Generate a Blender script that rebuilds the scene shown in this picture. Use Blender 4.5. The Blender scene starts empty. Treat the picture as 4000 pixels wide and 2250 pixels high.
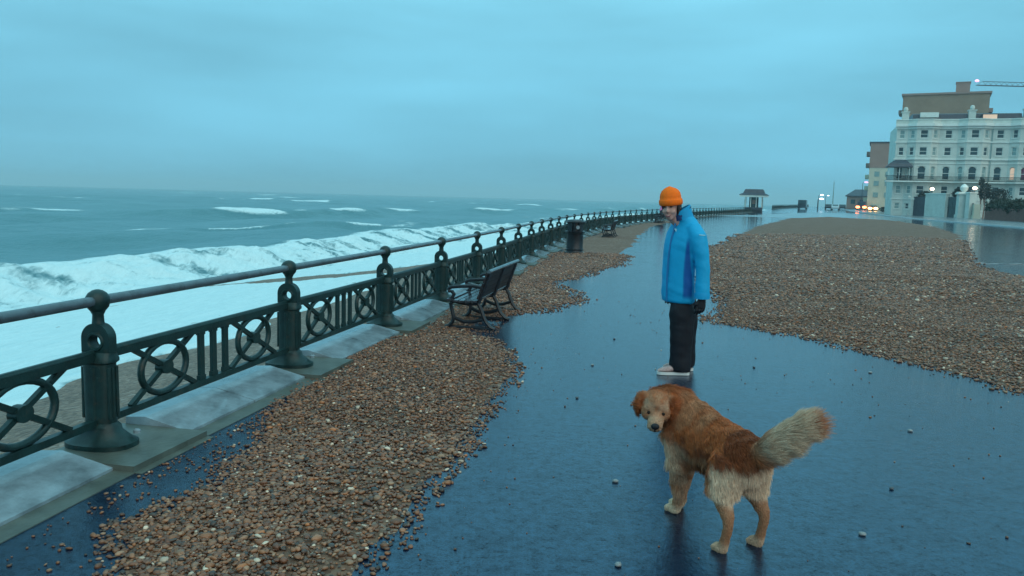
import bpy, bmesh, math, random
import numpy as np
from mathutils import Vector, Matrix
R = math.radians
random.seed(7); RNG = np.random.default_rng(11)
SC = bpy.context.scene
COL = SC.collection
EYE = 1.6
# ------------------------------------------------------------------ camera
cam = bpy.data.cameras.new('camera'); cam.sensor_width = 36.0; cam.lens = 36.0*3110/4000
cam.clip_start = 0.05; cam.clip_end = 20000
camo = bpy.data.objects.new('camera', cam); COL.objects.link(camo)
ROLL = R(1.535); PITCH = R(6.481)
f_ = Vector((0, math.cos(PITCH), -math.sin(PITCH)))
r0 = Vector((1, 0, 0)); u0 = Vector((0, math.sin(PITCH), math.cos(PITCH)))
r_ = r0*math.cos(ROLL)+u0*math.sin(ROLL); u_ = u0*math.cos(ROLL)-r0*math.sin(ROLL)
mw = Matrix.Identity(4)
for i in range(3):
    mw[i][0] = r_[i]; mw[i][1] = u_[i]; mw[i][2] = -f_[i]
mw[2][3] = EYE
camo.matrix_world = mw
SC.camera = camo
# ------------------------------------------------------------------ sky
W = bpy.data.worlds.new('World'); SC.world = W; W.use_nodes = True
nt = W.node_tree; nt.nodes.clear()
def N(tree, kind, **kw):
    n = tree.nodes.new(kind)
    for k, v in kw.items(): setattr(n, k, v)
    return n
L = nt.links.new
out = N(nt, 'ShaderNodeOutputWorld'); bg = N(nt, 'ShaderNodeBackground'); bg.inputs['Strength'].default_value = 0.1
L(bg.outputs[0], out.inputs[0])
sky = N(nt, 'ShaderNodeTexSky', sky_type='NISHITA'); sky.sun_disc = False
SUN_EL, SUN_AZ = R(38), R(150)      # azimuth clockwise from +Y
sky.sun_elevation = SUN_EL; sky.sun_rotation = SUN_AZ
tc = N(nt, 'ShaderNodeTexCoord'); sep = N(nt, 'ShaderNodeSeparateXYZ'); L(tc.outputs['Generated'], sep.inputs[0])
mz = N(nt, 'ShaderNodeMath', operation='MAXIMUM'); L(sep.outputs[2], mz.inputs[0]); mz.inputs[1].default_value = 0.0
ramp = N(nt, 'ShaderNodeMix', data_type='RGBA'); L(mz.outputs[0], ramp.inputs[0])
SKY_H = (1.50, 5.10, 7.2, 1); SKY_Z = (5.0, 12.0, 13.8, 1)
ramp.inputs[6].default_value = SKY_H; ramp.inputs[7].default_value = SKY_Z
mp = N(nt, 'ShaderNodeMapping'); mp.inputs['Scale'].default_value = (1.3, 1.3, 7.0); L(tc.outputs['Generated'], mp.inputs[0])
nz = N(nt, 'ShaderNodeTexNoise'); nz.inputs['Scale'].default_value = 1.6; nz.inputs['Detail'].default_value = 5; nz.inputs['Roughness'].default_value = .45
L(mp.outputs[0], nz.inputs['Vector'])
mr = N(nt, 'ShaderNodeMapRange'); mr.inputs[1].default_value = .3; mr.inputs[2].default_value = .7
mr.inputs[3].default_value = .82; mr.inputs[4].default_value = 1.20; L(nz.outputs[0], mr.inputs[0])
mul = N(nt, 'ShaderNodeMix', data_type='RGBA', blend_type='MULTIPLY'); mul.inputs[0].default_value = 1
L(ramp.outputs[2], mul.inputs[6]); L(mr.outputs[0], mul.inputs[7])
mixs = N(nt, 'ShaderNodeMix', data_type='RGBA'); mixs.inputs[0].default_value = .94
L(sky.outputs[0], mixs.inputs[6]); L(mul.outputs[2], mixs.inputs[7]); L(mixs.outputs[2], bg.inputs[0])
# ------------------------------------------------------------------ sun
sun = bpy.data.lights.new('sun', 'SUN'); sun.energy = 1.4; sun.angle = R(85); sun.color = (1, .74, .5)
suno = bpy.data.objects.new('sun', sun); COL.objects.link(suno)
sd = Vector((math.sin(SUN_AZ)*math.cos(SUN_EL), math.cos(SUN_AZ)*math.cos(SUN_EL), math.sin(SUN_EL)))
suno.rotation_euler = sd.to_track_quat('Z', 'Y').to_euler()
# ------------------------------------------------------------------ exposure
SC.view_settings.view_transform = 'Standard'; SC.view_settings.look = 'None'
SC.view_settings.exposure = 0.0; SC.view_settings.gamma = 1.0; SC.view_settings.use_curve_mapping = False
SC.cycles.max_bounces = 6; SC.cycles.volume_bounces = 0

# ================================================================== helpers
def mat(name, col, rough=.6, metal=0., spec=.5, var=0., vscale=8., bump=0., bscale=40., bdist=.01, emit=None, estr=0., coat=0., attr=None, attr2=None):
    m = bpy.data.materials.new(name); m.use_nodes = True; t = m.node_tree; b = t.nodes['Principled BSDF']
    b.inputs['Roughness'].default_value = rough; b.inputs['Metallic'].default_value = metal
    b.inputs['Specular IOR Level'].default_value = spec; b.inputs['Coat Weight'].default_value = coat
    c4 = (*col, 1); b.inputs['Base Color'].default_value = c4
    src = None
    co = N(t, 'ShaderNodeTexCoord')
    if attr:
        a = N(t, 'ShaderNodeAttribute', attribute_name=attr); src = a.outputs['Color']
    if var > 0:
        nz = N(t, 'ShaderNodeTexNoise'); nz.inputs['Scale'].default_value = vscale; nz.inputs['Detail'].default_value = 6; nz.inputs['Roughness'].default_value = .65
        t.links.new(co.outputs['Object'], nz.inputs['Vector'])
        r = N(t, 'ShaderNodeMapRange'); r.inputs[1].default_value = .3; r.inputs[2].default_value = .7; r.inputs[3].default_value = 1-var; r.inputs[4].default_value = 1+var
        t.links.new(nz.outputs[0], r.inputs[0])
        x = N(t, 'ShaderNodeMix', data_type='RGBA', blend_type='MULTIPLY'); x.inputs[0].default_value = 1
        if src: t.links.new(src, x.inputs[6])
        else: x.inputs[6].default_value = c4
        t.links.new(r.outputs[0], x.inputs[7]); src = x.outputs[2]
    if src: t.links.new(src, b.inputs['Base Color'])
    if bump > 0:
        nb = N(t, 'ShaderNodeTexNoise'); nb.inputs['Scale'].default_value = bscale; nb.inputs['Detail'].default_value = 5
        t.links.new(co.outputs['Object'], nb.inputs['Vector'])
        bp = N(t, 'ShaderNodeBump'); bp.inputs['Strength'].default_value = bump; bp.inputs['Distance'].default_value = bdist
        t.links.new(nb.outputs[0], bp.inputs['Height']); t.links.new(bp.outputs[0], b.inputs['Normal'])
    if emit:
        b.inputs['Emission Color'].default_value = (*emit, 1); b.inputs['Emission Strength'].default_value = estr
    return m

class MB:
    """collects vertices and faces and links them as ONE mesh object"""
    def __init__(s): s.v = []; s.f = []
    def add(s, vs, fs):
        o = len(s.v); s.v += [tuple(v) for v in vs]; s.f += [tuple(i+o for i in q) for q in fs]; return s
    def box(s, c, d, rz=0., taper=1.):
        x, y, z = d[0]/2, d[1]/2, d[2]/2; cs, sn = math.cos(rz), math.sin(rz); vs = []
        for sz in (-1, 1):
            k = taper if sz > 0 else 1
            for sx, sy in ((-1, -1), (1, -1), (1, 1), (-1, 1)):
                px, py = sx*x*k, sy*y*k
                vs.append((c[0]+px*cs-py*sn, c[1]+px*sn+py*cs, c[2]+sz*z))
        return s.add(vs, [(0, 3, 2, 1), (4, 5, 6, 7), (0, 1, 5, 4), (1, 2, 6, 5), (2, 3, 7, 6), (3, 0, 4, 7)])
    def bar(s, a, b, w, h, up=(0, 0, 1)):
        a, b = Vector(a), Vector(b); d = (b-a).normalized(); up = Vector(up)
        sx = d.cross(up)
        if sx.length < 1e-4: sx = d.cross(Vector((1, 0, 0)))
        sx.normalize(); uy = sx.cross(d); vs = []
        for p in (a, b):
            for i, j in ((-1, -1), (1, -1), (1, 1), (-1, 1)): vs.append(p+sx*(i*w/2)+uy*(j*h/2))
        return s.add(vs, [(0, 1, 2, 3), (7, 6, 5, 4), (0, 4, 5, 1), (1, 5, 6, 2), (2, 6, 7, 3), (3, 7, 4, 0)])
    def rings(s, rings, caps=True, closed=False):
        n = len(rings[0]); o = len(s.v)
        for r in rings: s.v += [tuple(p) for p in r]
        m = len(rings)
        for i in range(m if closed else m-1):
            a, b = o+i*n, o+((i+1) % m)*n
            for j in range(n):
                k = (j+1) % n; s.f.append((a+j, a+k, b+k, b+j))
        if caps and not closed:
            s.f.append(tuple(o+j for j in reversed(range(n)))); s.f.append(tuple(o+(m-1)*n+j for j in range(n)))
        return s
    def tube(s, pts, rad, n=10, closed=False, caps=True, flat=1.0):
        pts = [Vector(p) for p in pts]; m = len(pts)
        if not hasattr(rad, '__len__'): rad = [rad]*m
        rings = []; prev = None
        for i, p in enumerate(pts):
            if closed: d = pts[(i+1) % m]-pts[i-1]
            else: d = pts[min(i+1, m-1)]-pts[max(i-1, 0)]
            d.normalize()
            if prev is None:
                a = Vector((0, 0, 1)) if abs(d.z) < .9 else Vector((1, 0, 0))
                x = d.cross(a).normalized()
            else: x = (prev-d*prev.dot(d)).normalized()
            prev = x; y = d.cross(x)
            rr = rad[i]; ra, rb = rr if hasattr(rr, '__len__') else (rr, rr*flat)
            rings.append([p+x*(ra*math.cos(t))+y*(rb*math.sin(t)) for t in [2*math.pi*k/n for k in range(n)]])
        return s.rings(rings, caps, closed)
    def lathe(s, prof, c=(0, 0, 0), n=20, caps=True, sx=1., sy=1.):
        return s.rings([[(c[0]+r*sx*math.cos(t), c[1]+r*sy*math.sin(t), c[2]+z) for t in [2*math.pi*k/n for k in range(n)]] for r, z in prof], caps)
    def ell(s, c, r, n=14, m=9, rot=None):
        rg = []
        for i in range(m+1):
            ph = math.pi*(i/m)*.996+.006; q = []
            for k in range(n):
                t = 2*math.pi*k/n; v = Vector((r[0]*math.sin(ph)*math.cos(t), r[1]*math.sin(ph)*math.sin(t), -r[2]*math.cos(ph)))
                if rot is not None: v = rot @ v
                q.append(v+Vector(c))
            rg.append(q)
        return s.rings(rg)
    def prism(s, poly, h0, h1):
        n = len(poly); vs = [(x, y, h0) for x, y in poly]+[(x, y, h1) for x, y in poly]
        return s.add(vs, [tuple(reversed(range(n))), tuple(range(n, 2*n))]+[(i, (i+1) % n, n+(i+1) % n, n+i) for i in range(n)])
    def mesh(s, name, m=None, smooth=None, auto=35):
        me = bpy.data.meshes.new(name); me.from_pydata(s.v, [], s.f); me.update()
        bm = bmesh.new(); bm.from_mesh(me); bmesh.ops.recalc_face_normals(bm, faces=bm.faces); bm.to_mesh(me); bm.free()
        if smooth:
            me.polygons.foreach_set('use_smooth', [True]*len(me.polygons))
            if auto: me.set_sharp_from_angle(angle=R(auto))
        if m: me.materials.append(m)
        return me
    def build(s, name, m=None, parent=None, smooth=True, auto=35, loc=(0, 0, 0), rz=0):
        return link(name, s.mesh(name, m, smooth, auto), parent, loc, rz)
def link(name, me, parent=None, loc=(0, 0, 0), rz=0):
    o = bpy.data.objects.new(name, me); COL.objects.link(o); o.location = loc; o.rotation_euler = (0, 0, rz)
    if parent: o.parent = parent
    return o
def tag(o, label=None, cat=None, group=None, kind=None):
    if label: o['label'] = label
    if cat: o['category'] = cat
    if group: o['group'] = group
    if kind: o['kind'] = kind
    return o
def thing(name, label, cat, loc=(0, 0, 0), rz=0, group=None):
    o = bpy.data.objects.new(name, None); o.empty_display_size = .2; COL.objects.link(o); o.location = loc; o.rotation_euler = (0, 0, rz)
    return tag(o, label, cat, group)
def dup(root, loc, rz=None, label=None):
    def cp(o, par):
        c = o.copy(); COL.objects.link(c)
        if par: c.parent = par
        for ch in o.children: cp(ch, c)
        return c
    r = cp(root, None); r.location = loc
    if rz is not None: r.rotation_euler = (0, 0, rz)
    if label: r['label'] = label
    return r
def remesh(mb, vox, sm=4, smf=.5):
    """melts overlapping shapes of one body into a single continuous surface"""
    me = mb.mesh('tmp'); o = bpy.data.objects.new('tmp', me); COL.objects.link(o)
    md = o.modifiers.new('r', 'REMESH'); md.mode = 'VOXEL'; md.voxel_size = vox; md.use_smooth_shade = True
    if sm:
        s = o.modifiers.new('s', 'SMOOTH'); s.iterations = sm; s.factor = smf
    dg = bpy.context.evaluated_depsgraph_get(); dg.update()
    new = bpy.data.meshes.new_from_object(o.evaluated_get(dg)); bpy.data.objects.remove(o)
    new.polygons.foreach_set('use_smooth', [True]*len(new.polygons))
    return new
def gridmesh(name, X, Y, Z, m=None, attrs=None, smooth=True, keep=None):
    h, w = X.shape; co = np.stack([X, Y, Z], -1).reshape(-1, 3).astype(np.float32)
    i = np.arange(h*w).reshape(h, w)
    q = np.stack([i[:-1, :-1], i[:-1, 1:], i[1:, 1:], i[1:, :-1]], -1).reshape(-1, 4)
    if keep is not None: q = q[keep.reshape(-1)[q].any(1)]
    me = npmesh(name, co, q, smooth)
    for k, v in (attrs or {}).items():
        a = me.attributes.new(k, 'FLOAT', 'POINT'); a.data.foreach_set('value', v.reshape(-1).astype(np.float32))
    if m: me.materials.append(m)
    return me
def npmesh(name, co, q, smooth=True):
    me = bpy.data.meshes.new(name); nv, nf, k = len(co), len(q), q.shape[1]
    me.vertices.add(nv); me.vertices.foreach_set('co', co.astype(np.float32).ravel())
    me.loops.add(nf*k); me.loops.foreach_set('vertex_index', q.astype(np.int32).ravel())
    me.polygons.add(nf); me.polygons.foreach_set('loop_start', np.arange(0, nf*k, k, dtype=np.int32))
    if smooth: me.polygons.foreach_set('use_smooth', np.ones(nf, dtype=bool))
    me.update(calc_edges=True); return me
def _h(ix, iy, s):
    n = (ix*374761393+iy*668265263+s*974711) & 0xffffffff; n = ((n ^ (n >> 13))*1274126177) & 0xffffffff
    return ((n ^ (n >> 16)) & 0xffff)/65535.
def vnoise(x, y, s=0):
    x = np.asarray(x, float); y = np.asarray(y, float)
    ix = np.floor(x).astype(np.int64); iy = np.floor(y).astype(np.int64); u = x-ix; v = y-iy
    u = u*u*(3-2*u); v = v*v*(3-2*v)
    return (_h(ix, iy, s)*(1-u)+_h(ix+1, iy, s)*u)*(1-v)+(_h(ix, iy+1, s)*(1-u)+_h(ix+1, iy+1, s)*u)*v
def fbm(x, y, s=0, o=4, g=.5):
    a, t, k = 1., 0., 0.
    for i in range(o): t = t+a*vnoise(x*2**i, y*2**i, s+i*17); k += a; a *= g
    return t/k
def sstep(a, b, x):
    t = np.clip((x-a)/(b-a), 0, 1); return t*t*(3-2*t)
# line of the railing: x as a smooth function of y
_CY = [-60, -30, -5, 2.3, 4.71, 9.05, 13.9, 18.8, 24, 29.3, 34.3, 39.6, 45.1, 56, 71, 92.7, 122, 157.7, 230, 400, 1000, 6000]
_CX = [-12, -7.6, -3.9, -2.93, -2.5, -1.58, -.68, .1, .86, 1.72, 2.71, 3.86, 5.15, 8.4, 13.5, 21.8, 33.4, 47.5, 77, 152, 440, 3000]
_ry = np.linspace(-60, 6000, 60601); _rx = np.interp(_ry, _CY, _CX)
_k = np.ones(61)/61.
_rp = np.concatenate([np.full(30, _rx[0]), _rx, np.full(30, _rx[-1])]); _rx = np.convolve(_rp, _k, 'valid')
def xf(y): return np.interp(y, _ry, _rx)
def zg(y): return np.interp(y, [0, 120, 150, 200, 330, 420, 7000], [0, 0, .06, .55, 1.05, 1.1, 1.1])

# ================================================================== materials
M = {}
M['iron'] = mat('green_iron', (.006, .026, .026), .42, 0, .35, .5, 9, .35, 60, .005)
M['rail'] = mat('worn_rail', (.07, .10, .12), .26, 0, .6, .3, 5, .15, 40, .003)
def weather(m, col, scale, lo, hi, amt):
    t = m.node_tree; b = t.nodes['Principled BSDF']; src = b.inputs['Base Color'].links[0].from_socket
    co = N(t, 'ShaderNodeTexCoord'); n = N(t, 'ShaderNodeTexNoise'); n.inputs['Scale'].default_value = scale; n.inputs['Detail'].default_value = 7; n.inputs['Roughness'].default_value = .72; t.links.new(co.outputs['Object'], n.inputs['Vector'])
    r = N(t, 'ShaderNodeMapRange'); r.inputs[1].default_value = lo; r.inputs[2].default_value = hi; r.inputs[4].default_value = amt; t.links.new(n.outputs[0], r.inputs[0])
    x = N(t, 'ShaderNodeMix', data_type='RGBA'); x.inputs[7].default_value = (*col, 1); t.links.new(r.outputs[0], x.inputs[0]); t.links.new(src, x.inputs[6]); t.links.new(x.outputs[2], b.inputs['Base Color'])
weather(M['iron'], (.06, .045, .03), 11, .56, .70, .55); weather(M['iron'], (.10, .14, .14), 26, .62, .74, .45); weather(M['rail'], (.03, .035, .04), 9, .52, .66, .7)
M['black'] = mat('black_iron', (.008, .011, .016), .35, 0, .5, .3, 9, .2, 50, .004)
M['wood'] = mat('wet_slat', (.045, .045, .055), .15, 0, .6, .4, 12, .2, 60, .003)
M['wood_dark'] = mat('dark_slat', (.022, .016, .018), .5, 0, .3, .4, 12)
M['coping'] = mat('wet_coping', (.19, .25, .28), .20, 0, .5, .45, 4, .3, 25, .006)
M['concrete'] = mat('algae_concrete', (.085, .10, .085), .4, 0, .5, .35, 4, .4, 30, .006)
M['white'] = mat('stucco', (.52, .58, .54), .75, 0, .3, .12, .6, .1, 6, .01)
M['trim'] = mat('stucco_trim', (.64, .70, .66), .7, 0, .3, .1, 1.)
M['glass'] = mat('dark_pane', (.025, .05, .06), .12, 0, .6, .3, .9)
M['blind'] = mat('blind_pane', (.20, .32, .32), .4, 0, .5, .2, 2)
M['maroon'] = mat('maroon_curtain', (.09, .012, .05), .5)
M['warm'] = mat('warm_window', (.5, .4, .3), .5, emit=(1, .62, .42), estr=.45)
M['roof'] = mat('slate', (.035, .045, .065), .45, 0, .5, .3, 2)
M['brown'] = mat('brown_cladding', (.27, .19, .135), .8, 0, .3, .12, .4)
M['brown2'] = mat('brown_brick', (.30, .205, .175), .8, 0, .3, .1, .4)
M['cream'] = mat('cream_render', (.50, .50, .40), .8, 0, .3, .1, .4)
M['brick'] = mat('garden_brick', (.17, .075, .062), .8, 0, .3, .3, 3, .4, 14, .02)
M['leaf'] = mat('hedge_leaf', (.020, .034, .020), .6, 0, .4, .5, 2)
M['leaf2'] = mat('bush_leaf', (.022, .032, .030), .6, 0, .4, .5, 2)
M['lamp'] = mat('lamp_glow', (1, .8, .6), .5, emit=(1, .72, .5), estr=9.)
M['lampw'] = mat('lamp_white', (1, 1, 1), .5, emit=(.9, .88, 1), estr=3.2)
M['pinkl'] = mat('lamp_pink', (1, .6, .8), .5, emit=(1, .45, .75), estr=1.5)
M['redl'] = mat('tail_light', (1, .1, .05), .4, emit=(1, .22, .06), estr=12.)
M['oral'] = mat('indicator_light', (1, .5, .1), .4, emit=(1, .5, .16), estr=14.)

# ================================================================== ground
def asphalt():
    m = bpy.data.materials.new('wet_asphalt'); m.use_nodes = True; t = m.node_tree; b = t.nodes['Principled BSDF']; l = t.links.new
    co = N(t, 'ShaderNodeTexCoord')
    def noise(sc, det=5, ro=.6):
        n = N(t, 'ShaderNodeTexNoise'); n.inputs['Scale'].default_value = sc; n.inputs['Detail'].default_value = det; n.inputs['Roughness'].default_value = ro
        l(co.outputs['Object'], n.inputs['Vector']); return n
    def rng(src, a, b_, c, d):
        r = N(t, 'ShaderNodeMapRange'); r.inputs[1].default_value = a; r.inputs[2].default_value = b_; r.inputs[3].default_value = c; r.inputs[4].default_value = d; l(src, r.inputs[0]); return r.outputs[0]
    grain = noise(75, 4, .8); mid = noise(19, 5, .75); big = noise(.8, 4, .6)
    c = N(t, 'ShaderNodeMix', data_type='RGBA'); c.inputs[6].default_value = (.001, .004, .012, 1); c.inputs[7].default_value = (.005, .020, .050, 1)
    ad = N(t, 'ShaderNodeMath', operation='ADD'); l(rng(grain.outputs[0], .32, .7, 0, .55), ad.inputs[0]); l(rng(mid.outputs[0], .35, .68, 0, .45), ad.inputs[1])
    l(ad.outputs[0], c.inputs[0]); l(c.outputs[2], b.inputs['Base Color'])
    l(rng(big.outputs[0], .35, .65, .03, .12), b.inputs['Roughness']); b.inputs['IOR'].default_value = 1.62
    l(rng(ad.outputs[0], .15, .85, .10, .95), b.inputs['Specular IOR Level'])
    b.inputs['Specular Tint'].default_value = (.36, .68, 1, 1)
    mott = noise(5.5, 6, .7); sm = N(t, 'ShaderNodeMath', operation='MULTIPLY'); l(rng(ad.outputs[0], .15, .80, .04, 1.1), sm.inputs[0]); l(rng(mott.outputs[0], .32, .68, .65, 1.6), sm.inputs[1]); l(sm.outputs[0], b.inputs['Specular IOR Level'])
    hs = N(t, 'ShaderNodeMath', operation='ADD'); l(rng(grain.outputs[0], 0, 1, 0, .5), hs.inputs[0]); l(mid.outputs[0], hs.inputs[1])
    bp = N(t, 'ShaderNodeBump'); bp.inputs['Strength'].default_value = .32; bp.inputs['Distance'].default_value = .008
    l(hs.outputs[0], bp.inputs['Height']); l(bp.outputs[0], b.inputs['Normal'])
    return m
M['asphalt'] = asphalt()
yy = np.concatenate([np.arange(-30, 120, 2.), np.arange(120, 440, 5), np.geomspace(440, 5900, 30)])
oo = np.concatenate([[.30], np.arange(1, 60, 3.), np.geomspace(60, 3000, 24)])
OO, YY = np.meshgrid(oo, yy)
tag(link('promenade', gridmesh('promenade', xf(YY)+OO, YY, zg(YY)+0*OO, M['asphalt'])), kind='structure', label='wet blue grey asphalt promenade')
# road beyond the kerb on the land side, pale wet pavement and the kerb itself
def strip(name, pts, w, z, m, label, h=.004, kind='structure'):
    mb = MB()
    for i in range(len(pts)-1):
        (x0, y0), (x1, y1) = pts[i], pts[i+1]
        a, b = float(zg(y0))+z, float(zg(y1))+z
        vs = [(x0, y0, a+h), (x0+w, y0, a+h), (x1+w, y1, b+h), (x1, y1, b+h), (x0, y0, a-.05), (x0+w, y0, a-.05), (x1+w, y1, b-.05), (x1, y1, b-.05)]
        mb.add(vs, [(0, 1, 2, 3), (0, 3, 7, 4), (1, 5, 6, 2), (0, 4, 5, 1), (3, 2, 6, 7)])
    o = mb.build(name, m, smooth=False); return tag(o, label, kind=kind)
M['pave'] = mat('wet_paving', (.16, .20, .22), .24, 0, .5, .25, 1.2, .2, 20, .004)
M['kerb'] = mat('kerb_stone', (.42, .48, .50), .3, 0, .5, .2, 2)
weather(M['white'], (.30, .33, .29), .5, .50, .72, .45); weather(M['brown'], (.17, .12, .09), .25, .5, .7, .4)
kp = [(36, 35), (47, 73), (61, 124), (80, 190), (130, 330)]
strip('kerb', kp, .35, 0, M['kerb'], 'pale wet kerb line', .12)
strip('pavement', [(x+.36, y) for x, y in kp], 26, 0, M['pave'], 'pale wet pavement', .10)
strip('puddle', [(24, 100), (36, 118), (47, 140), (62, 165)], 24, 0, M['pave'], 'pale wet paving far along the promenade', .006)

# ================================================================== shingle beach and sea
def shingle_mat(name, c1, c2, sc, rough=.45):
    m = bpy.data.materials.new(name); m.use_nodes = True; t = m.node_tree; b = t.nodes['Principled BSDF']; l = t.links.new
    co = N(t, 'ShaderNodeTexCoord'); v = N(t, 'ShaderNodeTexVoronoi'); v.inputs['Scale'].default_value = sc; l(co.outputs['Object'], v.inputs['Vector'])
    sp = N(t, 'ShaderNodeSeparateColor'); l(v.outputs['Color'], sp.inputs[0])
    n = N(t, 'ShaderNodeTexNoise'); n.inputs['Scale'].default_value = 1.1; n.inputs['Detail'].default_value = 6; l(co.outputs['Object'], n.inputs['Vector'])
    a = N(t, 'ShaderNodeMath', operation='MULTIPLY_ADD'); l(sp.outputs[0], a.inputs[0]); a.inputs[1].default_value = .75; 
    s2 = N(t, 'ShaderNodeMath', operation='MULTIPLY'); l(n.outputs[0], s2.inputs[0]); s2.inputs[1].default_value = .4; l(s2.outputs[0], a.inputs[2])
    cr = N(t, 'ShaderNodeValToRGB'); e = cr.color_ramp.elements
    e[0].position = .1; e[0].color = (*c1, 1); e[1].position = .85; e[1].color = (*c2, 1)
    q = cr.color_ramp.elements.new(.97); q.color = (.30, .25, .21, 1)
    l(a.outputs[0], cr.inputs[0]); l(cr.outputs[0], b.inputs['Base Color']); b.inputs['Roughness'].default_value = rough; b.inputs['Specular IOR Level'].default_value = .25
    bp = N(t, 'ShaderNodeBump'); bp.inputs['Strength'].default_value = .9; bp.inputs['Distance'].default_value = .02; bp.invert = True
    l(v.outputs['Distance'], bp.inputs['Height']); l(bp.outputs[0], b.inputs['Normal'])
    return m
M['shingle'] = shingle_mat('shingle', (.075, .038, .024), (.20, .115, .075), 26, .75)
M['beach'] = shingle_mat('beach_shingle', (.075, .052, .038), (.21, .15, .11), 22, .6)
def beach_z(s, y=0.): return np.interp(s, [0, .3, 1.0, 5, 18, 30, 60], [-.1, -.12, -.38, -1.05, -3.0, -4.6, -7])-1.5*sstep(33, 52, y)*sstep(.25, 1.0, s)*sstep(14, 5, s)
ss = np.concatenate([np.arange(.0, 1, .25), np.arange(1, 20, .5), [22, 26, 32, 40]]); yb = np.concatenate([np.arange(-10, 60, .5), np.arange(60, 400, 5), [500, 1000, 5900]])
SS, YB = np.meshgrid(ss, yb)
ZB = beach_z(SS, YB)+(fbm(SS*.7, YB*.7, 3)-.5)*.10*sstep(.2, 1.2, SS)
tag(link('shingle_beach', gridmesh('shingle_beach', xf(YB)-SS, YB, ZB, M['beach'])), kind='structure', label='wet brown shingle beach below the railing')

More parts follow.
